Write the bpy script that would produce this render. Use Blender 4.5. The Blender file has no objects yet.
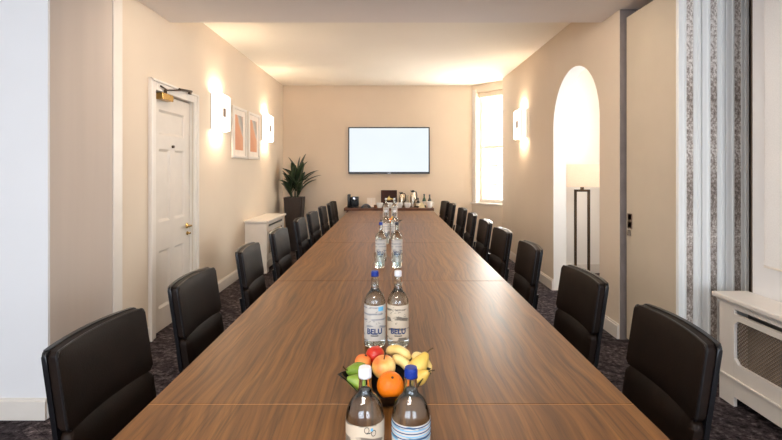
import bpy, bmesh, math, random
from mathutils import Vector, Matrix, noise
random.seed(7)
PI = math.pi
sc = bpy.context.scene
COL = sc.collection
EYE = 1.415

# ------------------------------------------------------------------ materials
def lin(c):
    return tuple((x/12.92 if x <= 0.04045 else ((x+0.055)/1.055)**2.4) for x in (v/255.0 for v in c))

def new_mat(name):
    m = bpy.data.materials.new(name); m.use_nodes = True
    nt = m.node_tree
    return m, nt, nt.nodes['Principled BSDF']

def ramp(nt, stops, interp='LINEAR'):
    r = nt.nodes.new('ShaderNodeValToRGB')
    e = r.color_ramp.elements
    r.color_ramp.interpolation = interp
    while len(e) < len(stops): e.new(0.5)
    for k, (p, c) in enumerate(stops):
        e[k].position = p; e[k].color = (*lin(c), 1)
    return r

def mapped(nt, scale=(1, 1, 1), coord='Object', rot=(0, 0, 0)):
    tc = nt.nodes.new('ShaderNodeTexCoord'); mp = nt.nodes.new('ShaderNodeMapping')
    mp.inputs['Scale'].default_value = scale; mp.inputs['Rotation'].default_value = rot
    nt.links.new(tc.outputs[coord], mp.inputs['Vector'])
    return mp.outputs['Vector']

def pm(name, col, rough=0.5, metal=0.0, var=0.06, scale=8, bump=0.0, bscale=60, spec=0.5, coat=0.0,
       trans=0.0, ior=1.45, alpha=1.0, emis=None, estr=0.0, stretch=(1, 1, 1), sheen=0.0):
    """plain procedural material: colour with a soft noise variation and an optional fine bump"""
    m, nt, b = new_mat(name)
    n = nt.nodes.new('ShaderNodeTexNoise'); n.inputs['Scale'].default_value = scale
    n.inputs['Detail'].default_value = 3
    nt.links.new(mapped(nt, stretch), n.inputs['Vector'])
    lo = tuple(max(0, v*(1-var)) for v in col); hi = tuple(min(255, v*(1+var)) for v in col)
    r = ramp(nt, [(0.3, lo), (0.7, hi)])
    nt.links.new(n.outputs['Fac'], r.inputs['Fac']); nt.links.new(r.outputs['Color'], b.inputs['Base Color'])
    b.inputs['Roughness'].default_value = rough; b.inputs['Metallic'].default_value = metal
    b.inputs['Specular IOR Level'].default_value = spec; b.inputs['Coat Weight'].default_value = coat
    b.inputs['Transmission Weight'].default_value = trans; b.inputs['IOR'].default_value = ior
    b.inputs['Alpha'].default_value = alpha; b.inputs['Sheen Weight'].default_value = sheen
    if emis:
        b.inputs['Emission Color'].default_value = (*lin(emis), 1); b.inputs['Emission Strength'].default_value = estr
    if bump:
        n2 = nt.nodes.new('ShaderNodeTexNoise'); n2.inputs['Scale'].default_value = bscale; n2.inputs['Detail'].default_value = 4
        nt.links.new(mapped(nt), n2.inputs['Vector'])
        bp = nt.nodes.new('ShaderNodeBump'); bp.inputs['Strength'].default_value = bump; bp.inputs['Distance'].default_value = 0.01
        nt.links.new(n2.outputs['Fac'], bp.inputs['Height']); nt.links.new(bp.outputs['Normal'], b.inputs['Normal'])
    return m

M = {}
M['wall'] = pm('warm_beige_paint', (220, 205, 186), 0.85, var=0.012, scale=1.5, bump=0.05, bscale=150)
M['wall_back'] = pm('back_beige_paint', (222, 206, 186), 0.85, var=0.012, scale=1.5, bump=0.05, bscale=150)
M['wall_white'] = pm('cool_white_paint', (228, 228, 229), 0.8, var=0.01, scale=1.5, bump=0.04, bscale=150)
M['jamb'] = pm('greige_jamb_paint', (196, 183, 172), 0.75, var=0.015, scale=2, stretch=(4, 4, .3))
M['ceiling'] = pm('ceiling_paint', (249, 243, 232), 0.9, var=0.008, scale=1)
M['soffit'] = pm('soffit_paint', (240, 234, 230), 0.9, var=0.01, scale=1)
M['niche'] = pm('niche_white_paint', (240, 236, 230), 0.85, var=0.008, scale=1)
M['trim'] = pm('trim_gloss_white', (226, 219, 210), 0.35, var=0.01)
M['door'] = pm('door_white_paint', (216, 207, 196), 0.35, var=0.012)
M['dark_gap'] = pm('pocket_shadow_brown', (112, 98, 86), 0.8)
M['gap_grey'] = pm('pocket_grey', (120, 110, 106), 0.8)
M['panel_face'] = pm('partition_panel_fabric', (203, 190, 170), 0.8, var=0.015, scale=3, bump=0.05, bscale=300)
M['alu'] = pm('partition_aluminium', (243, 244, 241), 0.4, metal=0.0, var=0.02, stretch=(8, 8, .4))
M['chrome'] = pm('chrome', (200, 200, 202), 0.12, metal=1.0, var=0.01)
M['latch'] = pm('dull_bronze_latch', (104, 92, 80), 0.5, metal=0.2)
M['badge'] = pm('taupe_badge', (150, 128, 112), 0.5)
M['brass'] = pm('aged_brass', (196, 160, 96), 0.25, metal=1.0, var=0.05, scale=20)
M['bronze'] = pm('dark_bronze', (84, 68, 54), 0.35, metal=0.8, var=0.08)
M['leather'] = pm('black_leather', (27, 18, 13), 0.5, var=0.15, scale=12, bump=0.10, bscale=220, spec=0.18)
M['leather_edge'] = pm('black_leather_piping', (20, 18, 19), 0.35, var=0.1, bump=0.08, bscale=200)
M['shell'] = pm('black_gloss_shell', (13, 13, 16), 0.3, var=0.06)
M['black_metal'] = pm('black_metal', (24, 24, 26), 0.35, metal=0.5)
M['black_plastic'] = pm('black_plastic', (20, 20, 22), 0.3)
M['rubber'] = pm('rubber', (18, 18, 18), 0.8)
M['tv_frame'] = pm('tv_bezel', (22, 24, 26), 0.3)
M['porcelain'] = pm('white_porcelain', (250, 247, 242), 0.2, var=0.01)
M['paper'] = pm('white_card', (240, 230, 218), 0.8, var=0.02)
M['steel'] = pm('brushed_steel', (186, 176, 160), 0.22, metal=1.0, var=0.05, stretch=(1, 1, 12))
M['dark_wood'] = pm('dark_mahogany', (58, 28, 20), 0.7, var=0.18, scale=10, stretch=(1, 1, 8))
M['console_wood'] = pm('console_walnut', (96, 58, 34), 0.4, var=0.2, scale=8, stretch=(1, 8, 8))
M['gold'] = pm('gold_emblem', (206, 170, 96), 0.35, metal=0.7)
M['green_glass'] = pm('green_glass', (30, 74, 44), 0.08, var=0.05, coat=0.5)
M['dark_glass'] = pm('dark_glass', (40, 38, 30), 0.08, var=0.05, coat=0.5)
M['wine_label'] = pm('bottle_paper', (226, 214, 196), 0.7, var=0.03)
M['orange'] = pm('orange_peel', (238, 122, 14), 0.4, var=0.06, scale=9, bump=0.25, bscale=160)
M['cream_wrap'] = pm('folded_cream_napkin', (240, 226, 186), 0.8)
M['stem'] = pm('woody_stem', (74, 56, 32), 0.7, var=0.2, scale=40)
M['bowl'] = pm('black_lacquer_bowl', (9, 9, 12), 0.35, spec=.3)
M['soil'] = pm('potting_soil', (44, 32, 24), 0.95, var=0.4, scale=60, bump=0.6, bscale=80)
M['planter'] = pm('dark_planter', (48, 38, 33), 0.55, var=0.06, stretch=(6, 6, 1))
M['cap_blue'] = pm('blue_bottle_cap', (22, 52, 140), 0.3, var=0.05)
M['cap_white'] = pm('white_bottle_cap', (226, 226, 230), 0.3, var=0.01)
M['cap_dark'] = pm('dark_bottle_cap', (40, 44, 56), 0.35, var=0.03)
M['ink_blue'] = pm('label_ink_blue', (22, 56, 110), 0.6, var=0.02)
M['ink_dark'] = pm('label_ink_dark', (54, 56, 58), 0.6, var=0.02)
M['ink_teal'] = pm('label_ink_light_blue', (108, 182, 222), 0.6, var=0.02)
M['shade'] = None

def glass_mat(name, tint=(250, 252, 250), ior=1.45, rough=0.0):
    m, nt, b = new_mat(name)
    b.inputs['Base Color'].default_value = (*lin(tint), 1); b.inputs['Roughness'].default_value = rough
    b.inputs['Transmission Weight'].default_value = 1; b.inputs['IOR'].default_value = ior
    n = nt.nodes.new('ShaderNodeTexNoise'); n.inputs['Scale'].default_value = 25
    nt.links.new(mapped(nt), n.inputs['Vector'])
    bp = nt.nodes.new('ShaderNodeBump'); bp.inputs['Strength'].default_value = 0.02; bp.inputs['Distance'].default_value = 0.002
    nt.links.new(n.outputs['Fac'], bp.inputs['Height']); nt.links.new(bp.outputs['Normal'], b.inputs['Normal'])
    return m
M['glass'] = glass_mat('clear_bottle_glass', (244, 250, 249))
M['water'] = glass_mat('still_water', (252, 254, 254), 1.33)

def thin_glass():
    m = bpy.data.materials.new('window_pane_glass'); m.use_nodes = True; nt = m.node_tree
    nt.nodes.remove(nt.nodes['Principled BSDF'])
    t = nt.nodes.new('ShaderNodeBsdfTransparent'); g = nt.nodes.new('ShaderNodeBsdfGlossy'); g.inputs['Roughness'].default_value = 0.02
    n = nt.nodes.new('ShaderNodeTexNoise'); n.inputs['Scale'].default_value = 2
    nt.links.new(mapped(nt), n.inputs['Vector'])
    r = ramp(nt, [(0.3, (248, 252, 252)), (0.7, (252, 254, 255))]); nt.links.new(n.outputs['Fac'], r.inputs['Fac'])
    nt.links.new(r.outputs['Color'], t.inputs['Color'])
    mx = nt.nodes.new('ShaderNodeMixShader'); mx.inputs[0].default_value = 0.06
    nt.links.new(t.outputs[0], mx.inputs[1]); nt.links.new(g.outputs[0], mx.inputs[2])
    nt.links.new(mx.outputs[0], nt.nodes['Material Output'].inputs['Surface'])
    return m
M['pane'] = thin_glass()

def translucent(name, col, fac=0.5, ecol=None, estr=0):
    m = bpy.data.materials.new(name); m.use_nodes = True; nt = m.node_tree
    nt.nodes.remove(nt.nodes['Principled BSDF'])
    d = nt.nodes.new('ShaderNodeBsdfDiffuse'); t = nt.nodes.new('ShaderNodeBsdfTranslucent')
    w = nt.nodes.new('ShaderNodeTexNoise'); w.inputs['Scale'].default_value = 120
    nt.links.new(mapped(nt), w.inputs['Vector'])
    r = ramp(nt, [(0.3, tuple(v*.97 for v in col)), (0.7, col)]); nt.links.new(w.outputs['Fac'], r.inputs['Fac'])
    nt.links.new(r.outputs['Color'], d.inputs['Color']); nt.links.new(r.outputs['Color'], t.inputs['Color'])
    mx = nt.nodes.new('ShaderNodeMixShader'); mx.inputs[0].default_value = fac
    nt.links.new(d.outputs[0], mx.inputs[1]); nt.links.new(t.outputs[0], mx.inputs[2])
    out = mx
    if ecol:
        e = nt.nodes.new('ShaderNodeEmission'); e.inputs[0].default_value = (*lin(ecol), 1); e.inputs[1].default_value = estr
        a = nt.nodes.new('ShaderNodeAddShader'); nt.links.new(mx.outputs[0], a.inputs[0]); nt.links.new(e.outputs[0], a.inputs[1]); out = a
    nt.links.new(out.outputs[0], nt.nodes['Material Output'].inputs['Surface'])
    return m
M['blind'] = translucent('roller_blind_cloth', (226, 223, 220), 0.18)
M['shade'] = translucent('lamp_shade_cloth', (246, 232, 214), 0.5)

def emit(name, col, s):
    m = bpy.data.materials.new(name); m.use_nodes = True; nt = m.node_tree
    nt.nodes.remove(nt.nodes['Principled BSDF'])
    e = nt.nodes.new('ShaderNodeEmission'); e.inputs[1].default_value = s
    n = nt.nodes.new('ShaderNodeTexNoise'); n.inputs['Scale'].default_value = 1.3
    nt.links.new(mapped(nt), n.inputs['Vector'])
    r = ramp(nt, [(0.35, tuple(v*.985 for v in col)), (0.65, col)]); nt.links.new(n.outputs['Fac'], r.inputs['Fac'])
    nt.links.new(r.outputs['Color'], e.inputs[0])
    nt.links.new(e.outputs[0], nt.nodes['Material Output'].inputs['Surface'])
    return m
M['sconce_glow'] = emit('lit_sconce_glass', (255, 240, 220), 1.25)
M['sconce_top'] = emit('lit_sconce_tube', (255, 226, 192), 37.0)
M['bulb'] = emit('lamp_bulb', (255, 214, 170), 11.0)
M['screen'] = emit('lit_tv_screen', (238, 246, 252), .54)

def walnut():
    m, nt, b = new_mat('walnut_veneer')
    geo = nt.nodes.new('ShaderNodeTexCoord')
    mp = nt.nodes.new('ShaderNodeMapping'); mp.inputs['Scale'].default_value = (30, 0.6, 4)
    nt.links.new(geo.outputs['Object'], mp.inputs['Vector'])
    # gentle drift so the grain wanders
    drift = nt.nodes.new('ShaderNodeTexNoise'); drift.inputs['Scale'].default_value = 1.3; drift.inputs['Detail'].default_value = 2
    nt.links.new(geo.outputs['Object'], drift.inputs['Vector'])
    add = nt.nodes.new('ShaderNodeVectorMath'); add.operation = 'MULTIPLY_ADD'; add.inputs[1].default_value = (6.5, 0, 0)
    nt.links.new(drift.outputs['Color'], add.inputs[0]); nt.links.new(mp.outputs['Vector'], add.inputs[2])
    n1 = nt.nodes.new('ShaderNodeTexNoise'); n1.inputs['Scale'].default_value = 1.6; n1.inputs['Detail'].default_value = 6; n1.inputs['Roughness'].default_value = 0.62
    nt.links.new(add.outputs[0], n1.inputs['Vector'])
    r1 = ramp(nt, [(0.28, (78, 47, 20)), (0.48, (112, 71, 32)), (0.72, (140, 94, 46))])
    nt.links.new(n1.outputs['Fac'], r1.inputs['Fac'])
    mp2 = nt.nodes.new('ShaderNodeMapping'); mp2.inputs['Scale'].default_value = (150, 3.5, 10)
    nt.links.new(geo.outputs['Object'], mp2.inputs['Vector'])
    n2 = nt.nodes.new('ShaderNodeTexNoise'); n2.inputs['Scale'].default_value = 1.0; n2.inputs['Detail'].default_value = 4
    nt.links.new(mp2.outputs['Vector'], n2.inputs['Vector'])
    r2 = ramp(nt, [(0.34, (150, 150, 150)), (0.5, (255, 255, 255))])
    nt.links.new(n2.outputs['Fac'], r2.inputs['Fac'])
    mx = nt.nodes.new('ShaderNodeMixRGB'); mx.blend_type = 'MULTIPLY'; mx.inputs[0].default_value = 0.6
    nt.links.new(r1.outputs['Color'], mx.inputs[1]); nt.links.new(r2.outputs['Color'], mx.inputs[2])
    nt.links.new(mx.outputs[0], b.inputs['Base Color'])
    b.inputs['Roughness'].default_value = 0.39; b.inputs['Specular IOR Level'].default_value = 0.45
    return m
M['walnut'] = walnut()
M['walnut_edge'] = pm('walnut_lipping', (186, 136, 88), 0.4, var=0.1, scale=6, stretch=(1, .3, 1))

def carpet():
    m, nt, b = new_mat('charcoal_carpet')
    v = mapped(nt, (1, 1, 1))
    br = nt.nodes.new('ShaderNodeTexBrick'); br.inputs['Scale'].default_value = 4.0
    br.inputs['Color1'].default_value = (*lin((40, 37, 40)), 1); br.inputs['Color2'].default_value = (*lin((66, 61, 63)), 1)
    br.inputs['Mortar'].default_value = (*lin((46, 42, 45)), 1); br.inputs['Mortar Size'].default_value = 0.01
    br.inputs['Brick Width'].default_value = 0.9; br.inputs['Row Height'].default_value = 0.22
    nt.links.new(mapped(nt, (1, 1, 1), rot=(0, 0, 0.6)), br.inputs['Vector'])
    n = nt.nodes.new('ShaderNodeTexNoise'); n.inputs['Scale'].default_value = 26; n.inputs['Detail'].default_value = 6; n.inputs['Roughness'].default_value = 0.7
    nt.links.new(v, n.inputs['Vector'])
    r = ramp(nt, [(0.38, (60, 56, 60)), (0.56, (150, 144, 146)), (0.72, (255, 250, 250))])
    nt.links.new(n.outputs['Fac'], r.inputs['Fac'])
    mx = nt.nodes.new('ShaderNodeMixRGB'); mx.blend_type = 'MULTIPLY'; mx.inputs[0].default_value = 1
    nt.links.new(br.outputs['Color'], mx.inputs[1]); nt.links.new(r.outputs['Color'], mx.inputs[2])
    g = nt.nodes.new('ShaderNodeMixRGB'); g.blend_type = 'MULTIPLY'; g.inputs[0].default_value = 1; g.use_clamp = False
    g.inputs[2].default_value = (6.3, 6.3, 5.9, 1); nt.links.new(mx.outputs[0], g.inputs[1])
    nt.links.new(g.outputs[0], b.inputs['Base Color'])
    b.inputs['Roughness'].default_value = 1.3; b.inputs['Specular IOR Level'].default_value = 0.1
    bp = nt.nodes.new('ShaderNodeBump'); bp.inputs['Strength'].default_value = 0.8; bp.inputs['Distance'].default_value = 0.01
    n3 = nt.nodes.new('ShaderNodeTexNoise'); n3.inputs['Scale'].default_value = 120; nt.links.new(v, n3.inputs['Vector'])
    nt.links.new(n3.outputs['Fac'], bp.inputs['Height']); nt.links.new(bp.outputs['Normal'], b.inputs['Normal'])
    return m
M['carpet'] = carpet()

def seal_mat():   # glittery brown pile seal down the middle of a partition edge
    m, nt, b = new_mat('crushed_brown_seal')
    n = nt.nodes.new('ShaderNodeTexNoise'); n.inputs['Scale'].default_value = 60; n.inputs['Detail'].default_value = 5; n.inputs['Roughness'].default_value = 0.75
    nt.links.new(mapped(nt, (1, 1, .7)), n.inputs['Vector'])
    n0 = nt.nodes.new('ShaderNodeTexNoise'); n0.inputs['Scale'].default_value = 2.2
    nt.links.new(mapped(nt), n0.inputs['Vector'])
    md = nt.nodes.new('ShaderNodeMath'); md.operation = 'MULTIPLY_ADD'; md.inputs[1].default_value = 0.5
    nt.links.new(n0.outputs['Fac'], md.inputs[0])
    s = nt.nodes.new('ShaderNodeMath'); s.operation = 'SUBTRACT'; s.inputs[1].default_value = 0.25; nt.links.new(n.outputs['Fac'], s.inputs[0])
    nt.links.new(s.outputs[0], md.inputs[2])
    r = ramp(nt, [(0.36, (126, 114, 106)), (0.5, (188, 176, 166)), (0.62, (246, 240, 234))])
    nt.links.new(md.outputs[0], r.inputs['Fac']); nt.links.new(r.outputs['Color'], b.inputs['Base Color'])
    b.inputs['Roughness'].default_value = 0.5; b.inputs['Metallic'].default_value = 0.2
    return m
M['seal'] = seal_mat()

def artwork():
    m, nt, b = new_mat('abstract_orange_print')
    tc = nt.nodes.new('ShaderNodeTexCoord'); n = nt.nodes.new('ShaderNodeTexNoise'); n.inputs['Scale'].default_value = 4; n.inputs['Detail'].default_value = 4
    nt.links.new(tc.outputs['Object'], n.inputs['Vector'])
    sx = nt.nodes.new('ShaderNodeSeparateXYZ'); nt.links.new(tc.outputs['Object'], sx.inputs[0])
    a = nt.nodes.new('ShaderNodeMath'); a.operation = 'MULTIPLY_ADD'; a.inputs[1].default_value = 1.4
    nt.links.new(sx.outputs['Y'], a.inputs[0]); 
    c = nt.nodes.new('ShaderNodeMath'); c.operation = 'MULTIPLY_ADD'; c.inputs[1].default_value = 1.1; c.inputs[2].default_value = 0.12
    nt.links.new(sx.outputs['Z'], c.inputs[0]); nt.links.new(c.outputs[0], a.inputs[2])
    d = nt.nodes.new('ShaderNodeMath'); d.operation = 'MULTIPLY_ADD'; d.inputs[1].default_value = 0.5; nt.links.new(n.outputs['Fac'], d.inputs[0]); nt.links.new(a.outputs[0], d.inputs[2])
    r = ramp(nt, [(0.25, (216, 150, 112)), (0.44, (222, 164, 126)), (0.50, (196, 188, 178)), (0.66, (158, 158, 154)), (0.8, (208, 172, 146))])
    nt.links.new(d.outputs[0], r.inputs['Fac']); nt.links.new(r.outputs['Color'], b.inputs['Base Color'])
    b.inputs['Roughness'].default_value = 0.5
    return m
M['art'] = artwork()

def blotch(name, stops, scale, rough=0.35, stretch=(1, 1, 1), bump=0.0):
    m, nt, b = new_mat(name)
    n = nt.nodes.new('ShaderNodeTexNoise'); n.inputs['Scale'].default_value = scale; n.inputs['Detail'].default_value = 4
    nt.links.new(mapped(nt, stretch), n.inputs['Vector'])
    r = ramp(nt, stops); nt.links.new(n.outputs['Fac'], r.inputs['Fac']); nt.links.new(r.outputs['Color'], b.inputs['Base Color'])
    b.inputs['Roughness'].default_value = rough
    return m
M['apple_red'] = blotch('red_apple_skin', [(0.35, (236, 170, 60)), (0.47, (214, 66, 34)), (0.7, (176, 28, 22))], 12, 0.3, (1, 1, .4))
M['nectarine'] = blotch('blushed_apple_skin', [(0.36, (232, 96, 40)), (0.5, (240, 176, 92)), (0.62, (246, 214, 140))], 11, 0.32, (1, 1, .6))
M['peach'] = blotch('peach_skin', [(0.3, (224, 92, 40)), (0.6, (240, 148, 72))], 10, 0.6)
M['pear_green'] = blotch('green_pear_skin', [(0.3, (96, 132, 38)), (0.7, (150, 176, 66))], 16, 0.4)
M['pear_yellow'] = blotch('yellow_pear_skin', [(0.3, (216, 176, 70)), (0.7, (238, 206, 110))], 16, 0.4)
M['banana'] = blotch('banana_skin', [(0.30, (222, 186, 92)), (0.7, (250, 232, 168))], 10, 0.45, (1, 1, 1))
M['banana_tip'] = pm('banana_brown_tip', (66, 50, 26), 0.7)
M['leaf'] = blotch('dark_green_leaf', [(0.3, (28, 40, 26)), (0.55, (46, 60, 38)), (0.75, (74, 90, 60))], 9, 0.35, (3, 3, 1))

def label_mat(name, wave, base=(206, 202, 194), ink=(120, 136, 150), a=0.9):
    m, nt, b = new_mat(name)
    w = nt.nodes.new('ShaderNodeTexWave'); w.wave_type = 'BANDS'; w.bands_direction = 'Z'; w.inputs['Scale'].default_value = wave
    w.inputs['Distortion'].default_value = 5; w.inputs['Detail'].default_value = 2; w.inputs['Detail Scale'].default_value = 1.2
    nt.links.new(mapped(nt, (.6, .6, 1)), w.inputs['Vector'])
    r = ramp(nt, [(0.0, ink), (0.14, ink), (0.24, base), (1.0, base)]); nt.links.new(w.outputs['Fac'], r.inputs['Fac'])
    n = nt.nodes.new('ShaderNodeTexNoise'); n.inputs['Scale'].default_value = 28
    nt.links.new(mapped(nt), n.inputs['Vector'])
    rr = ramp(nt, [(0.46, (0, 0, 0)), (0.54, (255, 255, 255))]); nt.links.new(n.outputs['Fac'], rr.inputs['Fac'])
    mx = nt.nodes.new('ShaderNodeMixRGB'); mx.inputs[1].default_value = (*lin(base), 1)
    nt.links.new(rr.outputs['Color'], mx.inputs[0]); nt.links.new(r.outputs['Color'], mx.inputs[2])
    nt.links.new(mx.outputs[0], b.inputs['Base Color'])
    b.inputs['Roughness'].default_value = 0.5; b.inputs['Alpha'].default_value = a
    return m
M['label_wave'] = label_mat('wavy_lined_label', 16, (210, 208, 202), (96, 140, 166))
M['label_cream'] = label_mat('cream_printed_label', 9, (214, 200, 178), (120, 112, 100))
M['label_pale'] = label_mat('pale_printed_label', 12, (208, 204, 196), (150, 152, 156))

# ------------------------------------------------------------------ mesh helpers
def box(bm, x0, x1, y0, y1, z0, z1, mat=None, bev=0.0, seg=2, mi=0):
    vs = [bm.verts.new(p) for p in ((x0, y0, z0), (x1, y0, z0), (x1, y1, z0), (x0, y1, z0), (x0, y0, z1), (x1, y0, z1), (x1, y1, z1), (x0, y1, z1))]
    fs = [bm.faces.new([vs[i] for i in q]) for q in ((0, 3, 2, 1), (4, 5, 6, 7), (0, 1, 5, 4), (1, 2, 6, 5), (2, 3, 7, 6), (3, 0, 4, 7))]
    for f in fs: f.material_index = mi
    if bev:
        es = list({e for f in fs for e in f.edges})
        r = bmesh.ops.bevel(bm, geom=es, offset=bev, segments=seg, affect='EDGES', profile=0.5)
        vs = list({v for f in r['faces'] for v in f.verts} | {v for v in vs if v.is_valid})
    if mat is not None: bmesh.ops.transform(bm, matrix=mat, verts=vs)
    return vs

def bmnew(): return bmesh.new()

def bx(*a, **k):
    bm = bmnew(); box(bm, *a, **k); return bm

def obj(name, bm, mat, parent=None, smooth=False, loc=None, rot=None):
    bmesh.ops.recalc_face_normals(bm, faces=bm.faces)
    me = bpy.data.meshes.new(name); 
    for f in bm.faces: f.smooth = smooth
    bm.to_mesh(me); bm.free()
    if smooth:
        me.set_sharp_from_angle(angle=math.radians(40))
    for mm in (mat if isinstance(mat, (list, tuple)) else [mat]): me.materials.append(mm)
    o = bpy.data.objects.new(name, me); COL.objects.link(o)
    if parent: o.parent = parent
    if loc: o.location = loc
    if rot: o.rotation_euler = rot
    return o

def struct(name, bm, mat, **k):
    o = obj(name, bm, mat, **k); o['kind'] = 'structure'; return o

def thing(name, label, cat, loc=(0, 0, 0), rz=0, group=None):
    o = bpy.data.objects.new(name, None); COL.objects.link(o); o.empty_display_size = .1
    o.location = loc; o.rotation_euler = (0, 0, rz); o['label'] = label; o['category'] = cat
    if group: o['group'] = group
    return o

def tag(o, label, cat, group=None):
    o['label'] = label; o['category'] = cat
    if group: o['group'] = group
    return o

def dup(root, loc, rz=0.0, label=None, group=None, parent=None):
    r = root.copy(); COL.objects.link(r); r.location = loc; r.rotation_euler = (0, 0, rz)
    if label: r['label'] = label
    if group: r['group'] = group
    def rec(src, dst):
        for ch in list(src.children):
            c = ch.copy(); COL.objects.link(c); c.parent = dst; rec(ch, c)
    rec(root, r)
    return r

def lathe(bm, prof, seg=32, cx=0, cy=0, cap=True, mi=0):
    rings = []
    for r, z in prof:
        if r < 1e-5: rings.append([bm.verts.new((cx, cy, z))])
        else: rings.append([bm.verts.new((cx+r*math.cos(2*PI*k/seg), cy+r*math.sin(2*PI*k/seg), z)) for k in range(seg)])
    for a, b in zip(rings, rings[1:]):
        for k in range(seg):
            k2 = (k+1) % seg
            if len(a) == 1 and len(b) == 1: continue
            if len(a) == 1: f = bm.faces.new((a[0], b[k], b[k2]))
            elif len(b) == 1: f = bm.faces.new((a[k], a[k2], b[0]))
            else: f = bm.faces.new((a[k], a[k2], b[k2], b[k]))
            f.material_index = mi
    if cap:
        if len(rings[0]) > 1: bm.faces.new(rings[0]).material_index = mi
        if len(rings[-1]) > 1: bm.faces.new(rings[-1][::-1]).material_index = mi
    return [v for r in rings for v in r]

def tube(bm, pts, rad, seg=8, closed=False, mi=0):
    pts = [Vector(p) for p in pts]; n = len(pts)
    rads = rad if isinstance(rad, (list, tuple)) else [rad]*n
    rings = []; up = None
    for i, p in enumerate(pts):
        if closed: t = (pts[(i+1) % n]-pts[i-1])
        else: t = pts[min(i+1, n-1)]-pts[max(i-1, 0)]
        t.normalize()
        if up is None:
            up = Vector((0, 0, 1)) if abs(t.z) < .9 else Vector((1, 0, 0))
        a = up - t*up.dot(t)
        if a.length < 1e-4: a = t.orthogonal()
        a.normalize(); b = t.cross(a); up = a
        rings.append([bm.verts.new(p+(a*math.cos(2*PI*k/seg)+b*math.sin(2*PI*k/seg))*rads[i]) for k in range(seg)])
    pr = list(zip(rings, rings[1:]))
    if closed: pr.append((rings[-1], rings[0]))
    for a, b in pr:
        for k in range(seg): bm.faces.new((a[k], a[(k+1) % seg], b[(k+1) % seg], b[k])).material_index = mi
    if not closed:
        bm.faces.new(rings[0][::-1]).material_index = mi; bm.faces.new(rings[-1]).material_index = mi
    return [v for r in rings for v in r]

def prism_x(bm, yz, x0, x1):
    """polygon in the YZ plane pushed out from x0 to x1"""
    a = [bm.verts.new((x0, y, z)) for y, z in yz]; b = [bm.verts.new((x1, y, z)) for y, z in yz]
    fa = bm.faces.new(a); fb = bm.faces.new(b[::-1]); n = len(yz)
    for k in range(n): bm.faces.new((a[k], b[k], b[(k+1) % n], a[(k+1) % n]))
    bmesh.ops.triangulate(bm, faces=[fa, fb])

def wall_strip(bm, cols, z1, x0, x1):
    """wall in the YZ plane given its lower edge as (y, z) points; built as closed columns"""
    cl = []
    for y, z in cols:
        cl.append([bm.verts.new(p) for p in ((x0, y, z), (x1, y, z), (x1, y, z1), (x0, y, z1))])
    for a, b in zip(cl, cl[1:]):
        if abs(a[0].co.y-b[0].co.y) < 1e-6:        # a vertical jamb
            bm.faces.new((a[0], a[1], b[1], b[0])); b[2].co = a[2].co; b[3].co = a[3].co; continue
        for k in range(4): bm.faces.new((a[k], a[(k+1) % 4], b[(k+1) % 4], b[k]))
    bm.faces.new(cl[0]); bm.faces.new(cl[-1][::-1])
    bmesh.ops.remove_doubles(bm, verts=bm.verts, dist=1e-5)

def rot_about(cx, cy, ang):
    return Matrix.Translation((cx, cy, 0)) @ Matrix.Rotation(ang, 4, 'Z')

# ------------------------------------------------------------------ camera
cam = bpy.data.cameras.new('camera'); co = bpy.data.objects.new('camera', cam); COL.objects.link(co)
co.location = (0, 0, EYE); co.rotation_euler = (PI/2, 0, 0)
cam.sensor_width = 36; cam.lens = 450/782*36; cam.shift_y = -50/782; cam.clip_start = 0.05
sc.camera = co

# ------------------------------------------------------------------ the setting
XL, XR, YB, H = -2.0, 1.91, 8.33, 2.98
struct('floor', bx(-4.6, 3.2, -3.0, 8.6, -0.1, 0), M['carpet'])
struct('ceiling', bx(-4.6, 3.2, -3.0, 8.6, H, H+.1), M['ceiling'])
struct('wall_back', bx(-2.15, 1.5, YB, YB+.15, 0, H), M['wall_back'])
# left wall with the door opening
DY0, DY1, DZ = 3.80, 4.52, 2.09
bm = bmnew()
wall_strip(bm, [(3.3, 0), (DY0, 0), (DY0, DZ), (DY1, DZ), (DY1, 0), (YB, 0)], H, XL-.15, XL)
struct('wall_left', bm, M['wall'])
# right wall with the arched opening
A0, A1, ZS = 4.12, 5.29, 1.905
R = (A1-A0)/2; cy = (A0+A1)/2
pts = [(3.765, 0), (A0, 0), (A0, ZS)] + [(cy-R*math.cos(PI*k/28), ZS+R*math.sin(PI*k/28)) for k in range(1, 28)] + [(A1, ZS), (A1, 0), (7.6, 0)]
bm = bmnew(); wall_strip(bm, pts, H, XR, XR+.15)
for f in bm.faces:
    c_ = f.calc_center_median()
    if A0-.001 < c_.y < A1+.001 and XR+.01 < c_.x < XR+.14 and c_.z < ZS+R+.02: f.material_index = 1
struct('wall_right', bm, [M['wall'], M['niche']])
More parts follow.
